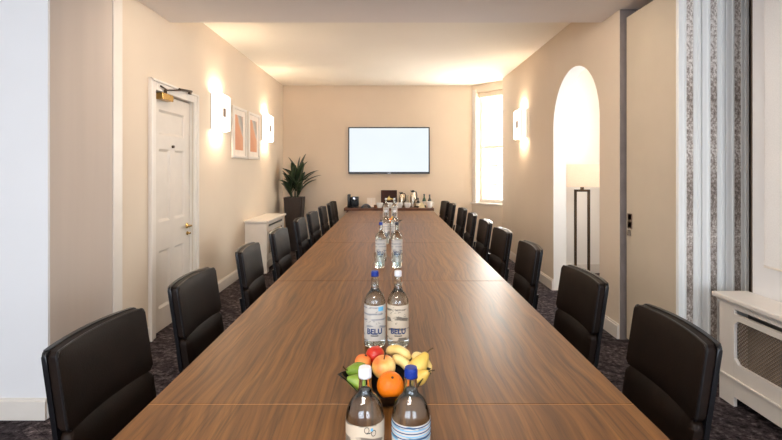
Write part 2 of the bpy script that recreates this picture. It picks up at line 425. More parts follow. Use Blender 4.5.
# chamfered bay wall with the tall window: a local frame running from far left to near right
P0 = Vector((1.5, YB)); P1 = Vector((2.10, 7.73)); ang = math.atan2(P1.y-P0.y, P1.x-P0.x); L = (P1-P0).length
BM = rot_about(P0.x, P0.y, ang)      # local x along wall, local +y outwards (away from the room)
W0, W1, WZ0, WZ1 = 0.10, 0.80, 0.82, 2.84
bm = bmnew()
box(bm, 0, W0, 0, .2, 0, H, mat=BM); box(bm, W1, L+.1, 0, .2, 0, H, mat=BM)
box(bm, W0, W1, 0, .2, 0, WZ0, mat=BM); box(bm, W0, W1, 0, .2, WZ1, H, mat=BM)
struct('wall_bay', bm, M['wall_back'])
struct('wall_return', bx(XR+.0, 2.3, 7.6, 7.7, 0, H), M['wall'])
struct('wall_niche', (lambda b: (box(b, 2.06, 3.15, 6.2, 6.3, 0, H), box(b, 2.06, 3.15, 3.84, 3.94, 0, H),
                                 box(b, 3.0, 3.1, 3.94, 4.2, 0, H), box(b, 3.0, 3.1, 5.6, 6.2, 0, H),
                                 box(b, 3.0, 3.1, 4.2, 5.6, 0, .8), box(b, 3.0, 3.1, 4.2, 5.6, 2.5, H), b)[-1])(bmnew()), M['niche'])
struct('ceiling_soffit', bx(-2.15, 2.9, 2.56, 4.09, 2.755, H-.001), M['soffit'])
# room of the camera
struct('wall_front_left', bx(-4.6, -1.952, 2.56, 2.66, 0, H), M['wall_white'])
struct('wall_jamb', bx(-2.3, -1.95, 2.575, 3.15, 0, H), M['jamb'])
struct('trim_1', bx(-2.2, -1.945, 3.155, 3.262, 0, 2.754, bev=.003), M['trim'])
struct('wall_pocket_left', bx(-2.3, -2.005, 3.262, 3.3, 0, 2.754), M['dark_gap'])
struct('wall_left_near', bx(-4.6, -4.5, -3.0, 2.56, 0, H), M['wall_white'])
bm = bmnew()
for a in ((-4.6, -3.4, 0, H), (-.4, .6, 0, H), (2.4, 3.2, 0, H), (-3.4, -.4, 0, .7), (-3.4, -.4, 2.6, H), (.6, 2.4, 0, .7), (.6, 2.4, 2.6, H)):
    box(bm, a[0], a[1], -3.0, -2.85, a[2], a[3])
struct('wall_behind_camera', bm, M['wall_white'])
bm = bmnew()
for a in ((2.70, 2.8, 0, H), (-2.85, .9, 0, H), (.9, 2.70, 0, .83), (.9, 2.70, 2.5, H)):
    box(bm, 2.25, 2.5, a[0], a[1], a[2], a[3])
struct('wall_right_near', bm, M['wall_white'])
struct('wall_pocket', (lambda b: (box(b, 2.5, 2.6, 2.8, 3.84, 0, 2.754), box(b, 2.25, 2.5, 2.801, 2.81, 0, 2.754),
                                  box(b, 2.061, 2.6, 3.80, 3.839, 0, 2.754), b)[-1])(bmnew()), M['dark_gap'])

# windows
def window(name, w, h, mat4, bars_v=1, bars_h=3, fr=.05, mid=True):
    root = bpy.data.objects.new(name, None); COL.objects.link(root); root['kind'] = 'structure'; root.matrix_world = mat4
    b = bmnew()
    box(b, 0, fr, 0, .05, 0, h); box(b, w-fr, w, 0, .05, 0, h); box(b, fr, w-fr, 0, .05, 0, fr*1.3); box(b, fr, w-fr, 0, .05, h-fr, h)
    if mid: box(b, fr, w-fr, -.01, .05, h/2-.025, h/2+.025)
    obj('window_frame', b, M['trim'], root)
    b = bmnew()
    for k in range(1, bars_v+1):
        x = w*k/(bars_v+1); box(b, x-.011, x+.011, .012, .04, fr*1.3, h-fr)
    for k in range(1, bars_h+1):
        z = h*k/(bars_h+1)
        if abs(z-h/2) > .05: box(b, fr, w-fr, .013, .039, z-.011, z+.011)
    obj('glazing_bars', b, M['trim'], root)
    obj('glass_pane', bx(fr, w-fr, .024, .028, fr*1.3, h-fr), M['pane'], root)
    return root
w1 = window('window_1', W1-W0, WZ1-WZ0, BM @ Matrix.Translation((W0, .12, WZ0)), 1, 5)
obj('window_sill', bx(-.12, W1-W0+.04, -.16, 0, -.03, 0.0, bev=.006), M['trim'], w1)
obj('roller_blind', bx(.015, W1-W0-.015, -.075, -.02, WZ1-WZ0-.10, WZ1-WZ0-.005, bev=.01), M['wall_back'], w1)
obj('window_casing', (lambda b: (box(b, -.085, -.002, -.135, -.121, 0, WZ1-WZ0+.05, bev=.003), b)[-1])(bmnew()), M['trim'], w1)
window('window_2', 1.4, 1.7, Matrix.Translation((3.03, 4.2, .8)) @ Matrix.Rotation(PI/2, 4, 'Z') @ Matrix.Scale(-1, 4, (0, 1, 0)), 1, 3)
window('window_3', 3.0, 1.9, Matrix.Translation((-3.4, -2.95, .7)), 3, 1)
window('window_4', 1.8, 1.9, Matrix.Translation((.6, -2.95, .7)), 1, 1)
w5 = window('window_5', 1.80, 1.67, Matrix.Translation((2.42, .9, .83)) @ Matrix.Rotation(PI/2, 4, 'Z') @ Matrix.Scale(-1, 4, (0, 1, 0)), 1, 3)
obj('window_blind', bx(2.2425, 2.2465, .905, 2.705, .835, 2.51), M['blind']).parent = None
bl = bpy.data.objects['window_blind']; bl.name = 'roller_blind'
tag(bl, 'pale roller blind drawn down over the near right window above the radiator cover', 'blind')
obj('bottom_bar', bx(2.239, 2.249, .905, 2.705, .829, .843, bev=.003), M['trim'], bl)

# skirting boards
def skirting(name, pieces):
    b = bmnew()
    for p in pieces: box(b, *p)
    struct(name, b, M['trim'])
skirting('baseboard_left', [(XL+.001, XL+.018, 3.3, 3.70, 0, .11), (XL+.001, XL+.018, 4.63, YB, 0, .11), (XL+.001, XL+.011, 3.3, 3.70, .11, .125), (XL+.001, XL+.011, 4.63, YB, .11, .125)])
skirting('baseboard_back', [(XL+.02, 1.5, YB-.018, YB-.001, 0, .11), (XL+.02, 1.5, YB-.011, YB-.001, .11, .125)])
skirting('baseboard_right', [(XR-.018, XR-.001, 3.765, A0, 0, .11), (XR-.018, XR-.001, A1, 7.6, 0, .11), (XR-.011, XR-.001, 3.765, A0, .11, .125), (XR-.011, XR-.001, A1, 7.6, .11, .125)])
skirting('baseboard_front', [(-4.5, -1.955, 2.542, 2.559, 0, .105), (-4.5, -1.955, 2.549, 2.559, .105, .12)])
skirting('baseboard_niche', [(2.065, 2.99, 6.18, 6.199, 0, .12)])

# ------------------------------------------------------------------ panelled door on the left wall
door = bpy.data.objects.new('door_1', None); COL.objects.link(door); door['kind'] = 'structure'; door.location = (XL, DY0, 0)
def door_slab(bm):
    w, h, t = DY1-DY0-.006, DZ-.012, .044
    # stiles and rails around five recessed panels (local y along the wall, x depth)
    st = .115
    zs = {'b': (0.0, .20), 'lock': (.707, .96), 'mid': (1.60, 1.725), 'top': (1.945, h)}
    y0, y1 = .003, .003+w
    xf, xb = -.022, -.022-t
    box(bm, xb, xf, y0, y0+st, .008, h); box(bm, xb, xf, y1-st, y1, .008, h)
    for a, b in zs.values(): box(bm, xb, xf, y0+st, y1-st, max(a, .008), b)
    c = (y0+y1)/2; box(bm, xb, xf, c-.045, c+.045, .20, .707); box(bm, xb, xf, c-.045, c+.045, .96, 1.60)
    def panel(ya, yb, za, zb):
        box(bm, xb+.012, xf-.014, ya, yb, za, zb)
        # bevelled moulding ring
        o_, i_ = 0.0, .022
        a = [(ya, za), (yb, za), (yb, zb), (ya, zb)]; b_ = [(ya+i_, za+i_), (yb-i_, za+i_), (yb-i_, zb-i_), (ya+i_, zb-i_)]
        va = [bm.verts.new((xf-.0005, *p)) for p in a]; vb = [bm.verts.new((xf-.013, *p)) for p in b_]
        for k in range(4): bm.faces.new((va[k], va[(k+1) % 4], vb[(k+1) % 4], vb[k]))
    panel(y0+st, c-.045, .20, .707); panel(c+.045, y1-st, .20, .707)
    panel(y0+st, c-.045, .96, 1.60); panel(c+.045, y1-st, .96, 1.60)
    panel(y0+st, y1-st, 1.725, 1.945)
bm = bmnew(); door_slab(bm); leaf_o = obj('door_leaf', bm, M['door'], door)
bm = bmnew(); W = DY1-DY0
for a in ((-.10, -.008, 0, DZ+.09), (W+.008, W+.10, 0, DZ+.09), (-.008, W+.008, DZ+.0, DZ+.09)):
    box(bm, .001, .022, a[0], a[1], a[2], a[3], bev=.005)
box(bm, -.149, .001, -.001, .001, 0, DZ); box(bm, -.149, .001, W-.001, W+.001, 0, DZ); box(bm, -.149, .001, 0, W, DZ-.001, DZ+.001)
for a in ((-.10, -.075, 0, DZ+.09), (W+.075, W+.10, 0, DZ+.09), (-.10, W+.10, DZ+.07, DZ+.09)):
    box(bm, .02, .034, a[0], a[1], a[2], a[3], bev=.004)
obj('door_frame', bm, M['trim'], door)
struct('wall_behind_door', bx(-2.35, -2.25, 3.6, 4.8, 0, 2.4), M['wall'])
for z in (.28, 1.80):
    bm = bmnew(); box(bm, -.023, -.017, .004, .02, z-.05, z+.05); tube(bm, [(-.014, .004, z-.05), (-.014, .004, z+.05)], .006, 8)
    obj('hinge', bm, M['brass'], leaf_o)
bm = bmnew(); hy = W-.07
lathe(bm, [(0, 0), (.026, 0), (.026, .008), (.012, .012), (.010, .05), (0, .05)], 20)
bmesh.ops.transform(bm, matrix=Matrix.Translation((-.021, hy, .865)) @ Matrix.Rotation(PI/2, 4, 'Y'), verts=bm.verts)
tube(bm, [(.025, hy, .865), (.032, hy-.02, .865), (.032, hy-.12, .868)], [.010, .010, .008], 10)
obj('door_handle', bm, M['brass'], leaf_o, smooth=True)
bm = bmnew(); lathe(bm, [(0, 0), (.02, 0), (.02, .006), (.008, .008), (0, .008)], 16)
bmesh.ops.transform(bm, matrix=Matrix.Translation((-.021, hy+.012, .79)) @ Matrix.Rotation(PI/2, 4, 'Y'), verts=bm.verts)
box(bm, -.014, .012, hy-.004, hy+.028, .782, .798, bev=.003)
obj('thumb_turn', bm, M['brass'], leaf_o, smooth=True)
bm = bmnew(); tube(bm, [(-.022, .36, 1.63), (-.004, .36, 1.63)], .013, 12); obj('door_viewer', bm, M['bronze'], leaf_o)
clo = obj('door_closer', bx(-.021, .045, .06, .25, 2.025, 2.083, bev=.006), M['brass'], door)
bm = bmnew(); lathe(bm, [(.014, 2.083), (.014, 2.115), (0, 2.115)], 12, .03, .13)
tube(bm, [(.03, .05, 2.135), (.045, .13, 2.112), (.05, .30, 2.14), (.045, .42, 2.162)], .007, 8); tube(bm, [(.045, .36, 2.16), (.04, .62, 2.185)], .012, 8)
box(bm, .0345, .05, .56, .60, 2.15, 2.178)
obj('closer_arm', bm, M['bronze'], clo)

# lock keep on the partition jamb
bm = bmnew(); box(bm, -2.0, -1.985, 3.27, 3.295, 1.13, 1.20); box(bm, -2.0, -1.985, 3.27, 3.295, .96, 1.09); box(bm, -2.0, -1.99, 3.272, 3.29, .6, .94)
obj('lock_keep', bm, M['latch'], bpy.data.objects['trim_1'])

# ------------------------------------------------------------------ folding partition panels stacked on the right
xs = [(1.955, 2.110), (2.118, 2.273), (2.281, 2.436)]
labs = ['beige folding partition panel with the dark flush latch, innermost of the stack beside the arch',
        'middle folding partition panel of the stack, seen edge-on with its grey pile strip',
        'folding partition panel nearest the window wall, seen edge-on beside the dark recess']
for i, (a, b) in enumerate(xs):
    t = thing('partition_panel', labs[i], 'partition panel', ((a+b)/2, 3.4, 0), 0, 'folding partition panels stacked beside the radiator cover')
    cx = (a+b)/2; hw = (b-a)/2; y0, y1 = 3.07-3.4, 3.735-3.4
    bm = bmnew(); box(bm, -hw, hw, y0+.02, y1, .02, 2.68, bev=.002); obj('panel_face', bm, M['panel_face'], t)
    bm = bmnew()
    g = .024   # half width of the pile strip
    box(bm, -hw, -hw+.022, y0-.01, y0+.02, .02, 2.68, bev=.003); box(bm, hw-.022, hw, y0-.01, y0+.02, .02, 2.68, bev=.003)
    box(bm, -hw+.022, -g, y0-.002, y0+.02, .02, 2.68); box(bm, g, hw-.022, y0-.002, y0+.02, .02, 2.68)
    box(bm, -g-.008, -g, y0-.012, y0, .02, 2.68); box(bm, g, g+.008, y0-.012, y0, .02, 2.68)
    obj('edge_profile', bm, M['alu'], t)
    obj('pile_seal', bx(-g, g, y0-.006, y0+.02, .02, 2.68), M['seal'], t)
    if i == 0:
        bm = bmnew()
        box(bm, -hw-.004, -hw, y1-.085, y1-.025, 1.005, 1.055, bev=.001); box(bm, -hw-.004, -hw, y1-.085, y1-.025, 0.94, .995, bev=.001)
        box(bm, -hw-.004, -hw+.001, y1-.09, y1-.02, 0.935, 1.06, mi=1)
        obj('flush_latch', bm, [M['latch'], M['badge']], t)
        bm = bmnew(); tube(bm, [(-hw-.006, y1-.055, .925), (-hw-.006, y1-.055, .88)], [.014, .018], 10); obj('latch_pull', bm, M['latch'], t)
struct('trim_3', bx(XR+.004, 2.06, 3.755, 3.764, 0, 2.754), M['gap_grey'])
struct('trim_2', bx(-1.94, 2.44, 3.40, 3.47, 2.735, 2.754), M['alu'])

# ------------------------------------------------------------------ radiator covers
def cover(label, group, X_front, X_wall, y0, y1, ztop, side, grille):
    """side=+1: wall at +X.  Local origin on the floor at the wall end."""
    s = side; d = abs(X_wall-X_front)
    t = thing('radiator_cover', label, 'radiator cover', (X_wall, (y0+y1)/2, 0), 0, group)
    l = (y1-y0)/2
    def b2(bm, xa, xb, *r, **k):   # xa, xb measured from the wall into the room
        x0, x1 = sorted((-s*xa, -s*xb)); box(bm, x0, x1, *r, **k)
    bm = bmnew(); b2(bm, .002, d+.03, -l-.03, l+.03, ztop-.03, ztop, bev=.008, seg=3); b2(bm, .002, d+.012, -l-.012, l+.012, ztop-.045, ztop-.03, bev=.004)
    obj('top_shelf', bm, M['trim'], t)
    bm = bmnew()
    za, zb = grille; e = .09
    slot = ztop-.10
    for ya, yb in ((-l, -l+.12), (l-.12, l)): b2(bm, d-.02, d, ya, yb, .0, ztop-.045, bev=.002)
    b2(bm, d-.02, d, -l+.12, l-.12, zb, slot); b2(bm, d-.02, d, -l+.12, l-.12, slot+.03, ztop-.045); b2(bm, d-.02, d, -l+.12, l-.12, .06, za)
    b2(bm, d, d+.012, -l, l, .16, .175, bev=.003)
    for sg in (-1, 1):          # clipped grille corners
        for zz, dz in ((za, 1), (zb, -1)):
            yy = sg*(l-.12)
            x0, x1 = sorted((-s*(d-.02), -s*d))
            p = [(yy, zz), (yy-sg*.03, zz), (yy, zz+dz*.03)]
            va = [bm.verts.new((x0, *q)) for q in p]; vb = [bm.verts.new((x1, *q)) for q in p]
            bm.faces.new(va); bm.faces.new(vb[::-1])
            for k in range(3): bm.faces.new((va[k], vb[k], vb[(k+1) % 3], va[(k+1) % 3]))
    obj('front_panel', bm, M['trim'], t)
    for ya, yb in ((-l, -l+.018), (l-.018, l)):
        bm = bmnew(); b2(bm, .002, d-.021, ya, yb, 0, ztop-.045); obj('side_panel', bm, M['trim'], t)
    # woven diamond grille
    bm = bmnew(); xx = -s*(d-.024); w = l-.12; n = 0; step = .022
    hgt = zb-za; k = -hgt
    while k < 2*w:
        for sg in (1, -1):
            a0, a1 = max(0, k), min(2*w, k+hgt)
            if a1-a0 > .004:
                q0, q1 = a0-k, a1-k
                if sg < 0: q0, q1 = hgt-q0, hgt-q1
                tube(bm, [(xx+.0015*sg, -w+a0, za+q0), (xx+.0015*sg, -w+a1, za+q1)], .0032, 4)
        k += step
    obj('grille', bm, M['grille'], t)
    bm = bmnew(); b2(bm, .01, .06, -l+.05, l-.05, .1, ztop-.12); obj('radiator', bm, M['radiator'], t)
    return t
M['grille'] = pm('bronzed_grille', (150, 134, 118), 0.4, metal=0.5)
M['radiator'] = pm('radiator_enamel', (120, 112, 106), 0.5)
cover('white radiator cover with diamond grille under the near right window', None, 2.05, 2.249, .95, 2.81, .655, 1, (.26, .52))
cover('white radiator cover against the far left wall, in front of the potted plant', None, -1.70, -1.999, 6.15, 7.15, .725, -1, (.24, .56))

# ------------------------------------------------------------------ conference table
T = thing('conference_table', 'long walnut conference table running down the middle of the room', 'table', (0, 3.7, 0))
seams = [-.142, 1.298, 2.74, 4.18, 5.80, 7.45]
for a, b in zip(seams, seams[1:]):
    g = .0018
    bm = bmnew(); box(bm, -.7, .7, a-3.7+g, b-3.7-g, .705, .74, bev=.0015, seg=1)
    o = obj('tabletop_panel', bm, M['walnut'], T)
    bm = bmnew(); box(bm, -.7, .7, b-3.7-g, b-3.7+g, .71, .7385)
    obj('seam_strip', bm, M['walnut_edge'], o)
for y in (.3, 2.1, 3.9, 5.7, 7.1):
    bm = bmnew(); box(bm, -.34, .34, y-3.7-.03, y-3.7+.03, 0.001, .705, bev=.004); obj('leg', bm, M['walnut'], T)
bm = bmnew(); box(bm, -.03, .03, .33-3.7, 7.07-3.7, .30, .42); obj('stretcher', bm, M['walnut'], T)

# ------------------------------------------------------------------ chairs
def slab(w, z0, z1, t, rc, bev, ny=12, nz=10, puff=0.0):
    """upright rounded slab centred on y, face towards +x at x=0, thickness t behind; returns bmesh"""
    bm = bmnew()
    h = z1-z0; segs = 6; prof = []
    for cx_, cz_, a0 in ((w/2-rc, z1-rc, 0), (-w/2+rc, z1-rc, PI/2), (-w/2+rc, z0+rc, PI), (w/2-rc, z0+rc, 1.5*PI)):
        for k in range(segs+1):
            a = a0+PI/2*k/segs; prof.append((cx_+rc*math.cos(a), cz_+rc*math.sin(a)))
    va = [bm.verts.new((0, y, z)) for y, z in prof]; vb = [bm.verts.new((-t, y, z)) for y, z in prof]
    fa = bm.faces.new(va); fb = bm.faces.new(vb[::-1]); n = len(prof)
    for k in range(n): bm.faces.new((va[k], vb[k], vb[(k+1) % n], va[(k+1) % n]))
    rim = [e for e in bm.edges if (e in fa.edges[:] or e in fb.edges[:])]
    bmesh.ops.bevel(bm, geom=rim, offset=bev, segments=3, affect='EDGES', profile=0.5)
    for k in range(1, ny):
        bmesh.ops.bisect_plane(bm, geom=bm.verts[:]+bm.edges[:]+bm.faces[:], plane_co=(0, -w/2+w*k/ny, 0), plane_no=(0, 1, 0))
    for k in range(1, nz):
        bmesh.ops.bisect_plane(bm, geom=bm.verts[:]+bm.edges[:]+bm.faces[:], plane_co=(0, 0, z0+h*k/nz), plane_no=(0, 0, 1))
    if puff:
        for v in bm.verts:
            if v.co.x > -t*.4:
                u = 1-(2*v.co.y/w)**2; q = 1-(2*(v.co.z-(z0+z1)/2)/h)**2
                v.co.x += puff*(max(u, 0)**.35)*(max(q, 0)**.45)
    return bm

def back_bend(p):
    """chair-back curve: leans outwards, wraps forward at the sides, crowned top edge"""
    x, y, z = p
    crown = .007*(1-(y/.225)**2)*max(0, (z-.62)/.265)
    lean = (z-.45)*.15
    wrap = .022*(y/.225)**2
    return Vector((x-.205-lean+wrap, y, z+crown))

def bend(bm):
    for v in bm.verts: v.co = back_bend(v.co)
    return bm

def rim_path(w, z0, z1, rc, x, n=8):
    out = []
    for cx_, cz_, a0 in ((w/2-rc, z1-rc, 0), (-w/2+rc, z1-rc, PI/2), (-w/2+rc, z0+rc, PI), (w/2-rc, z0+rc, 1.5*PI)):
        for k in range(n+1):
            a = a0+PI/2*k/n; out.append((cx_+rc*math.cos(a), cz_+rc*math.sin(a)))
        nx = {0: (-w/2+rc, z1), PI/2: (-w/2, z0+rc), PI: (w/2-rc, z0), 1.5*PI: (w/2, z1-rc)}[a0]
        lx, lz = out[-1]
        for k in range(1, 6): out.append((lx+(nx[0]-lx)*k/6, lz+(nx[1]-lz)*k/6))
    return [back_bend((x, y, z)) for y, z in out]

def make_chair():
    t = thing('meeting_chair', 'black leather meeting chair', 'chair')
    W = .45
    shell = obj('back_shell', bend(slab(W, .40, .877, .016, .016, .005)), M['shell'], t, smooth=True)
    for v in shell.data.vertices: v.co.x -= .030
    up = obj('backrest_pad', bend(slab(W-.012, .636, .873, .034, .015, .009, puff=.008)), M['leather'], t, smooth=True)
    for v in up.data.vertices: v.co.x += .004
    bm = bmnew(); tube(bm, rim_path(W-.014, .638, .871, .015, -.002), .0048, 6, closed=True)
    pp = obj('piping', bm, M['leather_edge'], up, smooth=True)
    lo = obj('lumbar_pad', bend(slab(W-.014, .445, .634, .034, .022, .014, nz=6, puff=.024)), M['leather'], t, smooth=True)
    bm = bmnew(); box(bm, -.235, .235, -.225, .225, .425, .50, bev=.03, seg=4)
    for v in bm.verts:
        if v.co.z > .46: v.co.z += .012*(1-(v.co.x/.235)**2)
    obj('seat', bm, M['leather'], t, smooth=True)
    bm = bmnew(); box(bm, -.20, .20, -.19, .19, .405, .426, bev=.006)
    for sg in (-1, 1): tube(bm, [(-.10, sg*.15, .412), (-.235, sg*.15, .42), (-.262, sg*.15, .47), (-.275, sg*.15, .56)], .012, 8)
    obj('seat_frame', bm, M['black_metal'], t)
    bm = bmnew(); lathe(bm, [(.032, .09), (.032, .24), (.020, .245), (.020, .40), (.05, .405)], 16); obj('column', bm, M['chrome'], t, smooth=True)
    for k in range(4):
        a = PI/4+k*PI/2; c, s = math.cos(a), math.sin(a)
        bm = bmnew(); tube(bm, [(0, 0, .095), (.14*c, .14*s, .075), (.27*c, .27*s, .035)], [.026, .019, .014], 8)
        lg = obj('leg', bm, M['chrome'], t, smooth=True)
        bm = bmnew(); lathe(bm, [(.018, .0015), (.018, .018), (.010, .035)], 12, .262*c, .262*s); obj('glide', bm, M['rubber'], lg)
    return t

chair = make_chair()
left = [(1.315, 1.02), (2.06, 1.02), (2.94, 1.02), (3.78, 1.02), (4.71, 1.02), (5.48, 1.02), (6.32, 1.02), (6.90, .985), (7.38, 1.0)]
right = [(1.387, 1.02), (2.115, 1.02), (3.02, 1.02), (3.81, 1.02), (4.54, 1.02), (5.31, 1.02), (6.05, 1.02), (6.93, 1.0), (7.45, .95)]
lab_l = ['black leather chair nearest the camera left of the table, before the beige jamb',
         'black leather chair left of the table standing right in front of the white door',
         'third black leather chair from the camera on the left, just past the door handle',
         'fourth black leather chair from the camera on the left, by the radiator cover end',
         'fifth black leather chair from the camera on the left, below the radiator cover grille',
         'sixth black leather chair from the camera on the left, just before the dark planter',
         'seventh black leather chair from the camera on the left, just beyond the planter',
         'second last black leather chair at the far end of the left row',
         'last black leather chair of the left row, nearest the back wall']
lab_r = ['black leather chair nearest the camera right of the table, beside the near radiator cover',
         'second black leather chair from the camera on the right, below the arch opening',
         'third black leather chair from the camera on the right, just left of the arch',
         'fourth black leather chair from the camera on the right side of the table',
         'fifth black leather chair from the camera on the right, right of the bay window',
         'sixth black leather chair from the camera on the right, under the bay window sill',
         'third last black leather chair of the right row, left of the bay window',
         'second last black leather chair at the far end of the right row',
         'last black leather chair of the right row, nearest the console']
first = True
for i, (yn, xt) in enumerate(left):
    loc = (-(xt-.287), yn+.225, 0); rz = 0.0 + (0.02*((i*37) % 5-2))
    if first:
        chair.location = loc; chair.rotation_euler = (0, 0, rz); chair['label'] = lab_l[0]; chair['group'] = 'black leather chairs around the conference table'; first = False
    else: dup(chair, loc, rz, lab_l[i])
for i, (yn, xt) in enumerate(right):
    dup(chair, (xt-.287, yn+.225, 0), PI+(0.02*((i*23) % 5-2) if i < 8 else .1), lab_r[i])

# ------------------------------------------------------------------ water bottles
BP = [(0, 0), (.034, 0), (.040, .004), (.041, .012), (.041, .165), (.0395, .178), (.034, .192), (.026, .204), (.0185, .214), (.0150, .224), (.0135, .245), (.0130, .262), (.0145, .264), (.0145, .268), (.0125, .269), (.0125, .276)]
def make_bottle(label_m, cap_m, text=True, extra=None, level=.232):
    t = thing('water_bottle', 'water bottle', 'bottle')
    th = .003
    inner = [(max(r-th, 0), max(z, .008)) for r, z in BP[1:]]
    inner = [(0, .010)] + [(r, z+.0) for r, z in inner[1:]]
    bm = bmnew(); lathe(bm, BP, 40, cap=False); 
    lathe(bm, [(max(r-th, .0), z) for r, z in [(BP[-1][0], BP[-1][1])]] + [(max(r-th, 0), z) for r, z in reversed(BP[3:-1])] + [(0, .009)], 40, cap=False)
    # close the lip
    top = [v for v in bm.verts if abs(v.co.z-BP[-1][1]) < 1e-6]
    o_ = [v for v in top if v.co.xy.length > BP[-1][0]-.001]; i_ = [v for v in top if v.co.xy.length <= BP[-1][0]-.001]
    o_.sort(key=lambda v: math.atan2(v.co.y, v.co.x)); i_.sort(key=lambda v: math.atan2(v.co.y, v.co.x))
    for k in range(40): bm.faces.new((o_[k], o_[(k+1) % 40], i_[(k+1) % 40], i_[k]))
    g = obj('glass_body', bm, M['glass'], t, smooth=True)
    wp = []
    for r, z in BP[3:]:
        if z < level: wp.append((r-th+.0004, z))
    # radius at the water line
    for (r0, z0), (r1, z1) in zip(BP, BP[1:]):
        if z0 < level <= z1: rl = r0+(r1-r0)*(level-z0)/(z1-z0)-th+.0004
    bm = bmnew(); lathe(bm, [(0, .0088), (wp[0][0]*.9, .0088)]+wp+[(rl, level), (0, level)], 40, cap=False)
    obj('water', bm, M['water'], t, smooth=True)
    bm = bmnew(); lathe(bm, [(.0132, .266), (.0138, .268), (.0138, .283), (.0130, .287), (0, .288)], 32)
    for k in range(32):
        a = 2*PI*k/32; box(bm, -.0006, .0006, .0134, .0142, .268, .282, mat=Matrix.Rotation(a, 4, 'Z'))
    obj('cap', bm, cap_m, t, smooth=True)
    # label sleeve: open cylinder with a gap at the back
    bm = bmnew(); rr = .0417; n = 48; vs = []
    for k in range(n+1):
        a = -PI/2+math.radians(-150+300*k/n)
        vs.append((bm.verts.new((rr*math.cos(a), rr*math.sin(a), .030)), bm.verts.new((rr*math.cos(a), rr*math.sin(a), .163))))
    for a, b in zip(vs, vs[1:]): bm.faces.new((a[0], b[0], b[1], a[1]))
    lb = obj('label', bm, label_m, t, smooth=True)
    if text:
        wrap_text('BELU', .0205, .057, 0.0, lb, M['ink_blue'])
        wrap_bar(lb, M['ink_dark'], -.35, .35, .048, .0515)
    if extra: extra(lb)
    return t

def wrap_on(bm, r=.0421):
    """bend a flat XZ shape round the front (-y) of the bottle"""
    for v in bm.verts:
        a = -PI/2+v.co.x/r; z = v.co.z; d = r+v.co.y
        v.co = (d*math.cos(a), d*math.sin(a), z)

def wrap_text(s, size, z, x, parent, mat):
    cu = bpy.data.curves.new('t', 'FONT'); cu.body = s; cu.size = size*1.35; cu.align_x = 'CENTER'; cu.offset = .0009; cu.extrude = 0.0
    o = bpy.data.objects.new('t', cu); COL.objects.link(o)
    dg = bpy.context.evaluated_depsgraph_get(); me = bpy.data.meshes.new_from_object(o.evaluated_get(dg))
    bm = bmnew(); bm.from_mesh(me); bpy.data.objects.remove(o); bpy.data.meshes.remove(me); bpy.data.curves.remove(cu)
    for v in bm.verts: v.co = (v.co.x+x, 0, v.co.y+z)
    xs_ = [v.co.x for v in bm.verts]
    k = min(xs_)
    while k < max(xs_):
        bmesh.ops.bisect_plane(bm, geom=bm.verts[:]+bm.edges[:]+bm.faces[:], plane_co=(k, 0, 0), plane_no=(1, 0, 0)); k += .003
    r = bmesh.ops.extrude_face_region(bm, geom=bm.faces[:]); 
    for v in [g for g in r['geom'] if isinstance(g, bmesh.types.BMVert)]: v.co.y += .0003
    wrap_on(bm)
    return obj('lettering', bm, mat, parent)

def wrap_bar(parent, mat, a0, a1, z0, z1, name='print_line', n=10):
    bm = bmnew(); r0, r1 = .0418, .0423; v = []
    for k in range(n+1):
        a = -PI/2+a0+(a1-a0)*k/n
        v.append([bm.verts.new((r*math.cos(a), r*math.sin(a), z)) for r, z in ((r0, z0), (r1, z0), (r1, z1), (r0, z1))])
    for p, q in zip(v, v[1:]):
        for k in range(4): bm.faces.new((p[k], p[(k+1) % 4], q[(k+1) % 4], q[k]))
    bm.faces.new(v[0]); bm.faces.new(v[-1][::-1])
    return obj(name, bm, mat, parent)

def ring_mark(parent, mat, x, z, r, w=.0012):
    bm = bmnew(); n = 24; A = []; B = []
    for k in range(n):
        a = 2*PI*k/n
        A.append(bm.verts.new((x+r*math.cos(a), 0, z+r*math.sin(a)*1.2))); B.append(bm.verts.new((x+(r-w)*math.cos(a), 0, z+(r-w)*math.sin(a)*1.2)))
    for k in range(n): bm.faces.new((A[k], A[(k+1) % n], B[(k+1) % n], B[k]))
    wrap_on(bm); return obj('print_ring', bm, mat, parent)

def dashes(lb, seed, n=14):
    rnd = random.Random(seed); bm = bmnew()
    for _ in range(n):
        x = rnd.uniform(-.034, .034); z = rnd.uniform(.086, .158); w = rnd.uniform(.004, .011); a = rnd.uniform(-.5, .5)
        vs = box(bm, -w/2, w/2, 0, .0003, -.0006, .0006)
        for v in vs: v.co = Vector((v.co.x*math.cos(a)-v.co.z*math.sin(a)+x, v.co.y, v.co.x*math.sin(a)+v.co.z*math.cos(a)+z))
    wrap_on(bm, .0420); obj('print_marks', bm, M['ink_dark'], lb)

def ex_front_left(lb):
    ring_mark(lb, M['ink_dark'], .006, .155, .0055); ring_mark(lb, M['ink_dark'], .021, .147, .0055)
    wrap_bar(lb, M['ink_teal'], .34, .46, .152, .158); dashes(lb, 3, 8)
def ex_front_right(lb):
    for k in range(6): wrap_bar(lb, M['ink_teal'] if k % 2 else M['ink_blue'], -1.5, 1.5, .158-.006*k, .1598-.006*k, n=30)
    dashes(lb, 9, 5)
def ex_mid_left(lb):
    wrap_bar(lb, M['ink_teal'], .35, .9, .142, .158, 'blue_square'); dashes(lb, 5, 10)
def ex_mid_right(lb): dashes(lb, 8, 22)

def shorten(b):
    """the nearest pair are a squatter bottle: shorter body and neck"""
    def zm(z):
        if z <= .03: return z
        if z <= .06: return z-.018*(z-.03)/.03
        if z <= .204: return z-.018
        if z <= .262: return z-.018-.019*(z-.204)/.058
        return z-.037
    def rec(o):
        if o.type == 'MESH':
            for v in o.data.vertices: v.co.z = zm(v.co.z)
        for c in o.children: rec(c)
    rec(b)

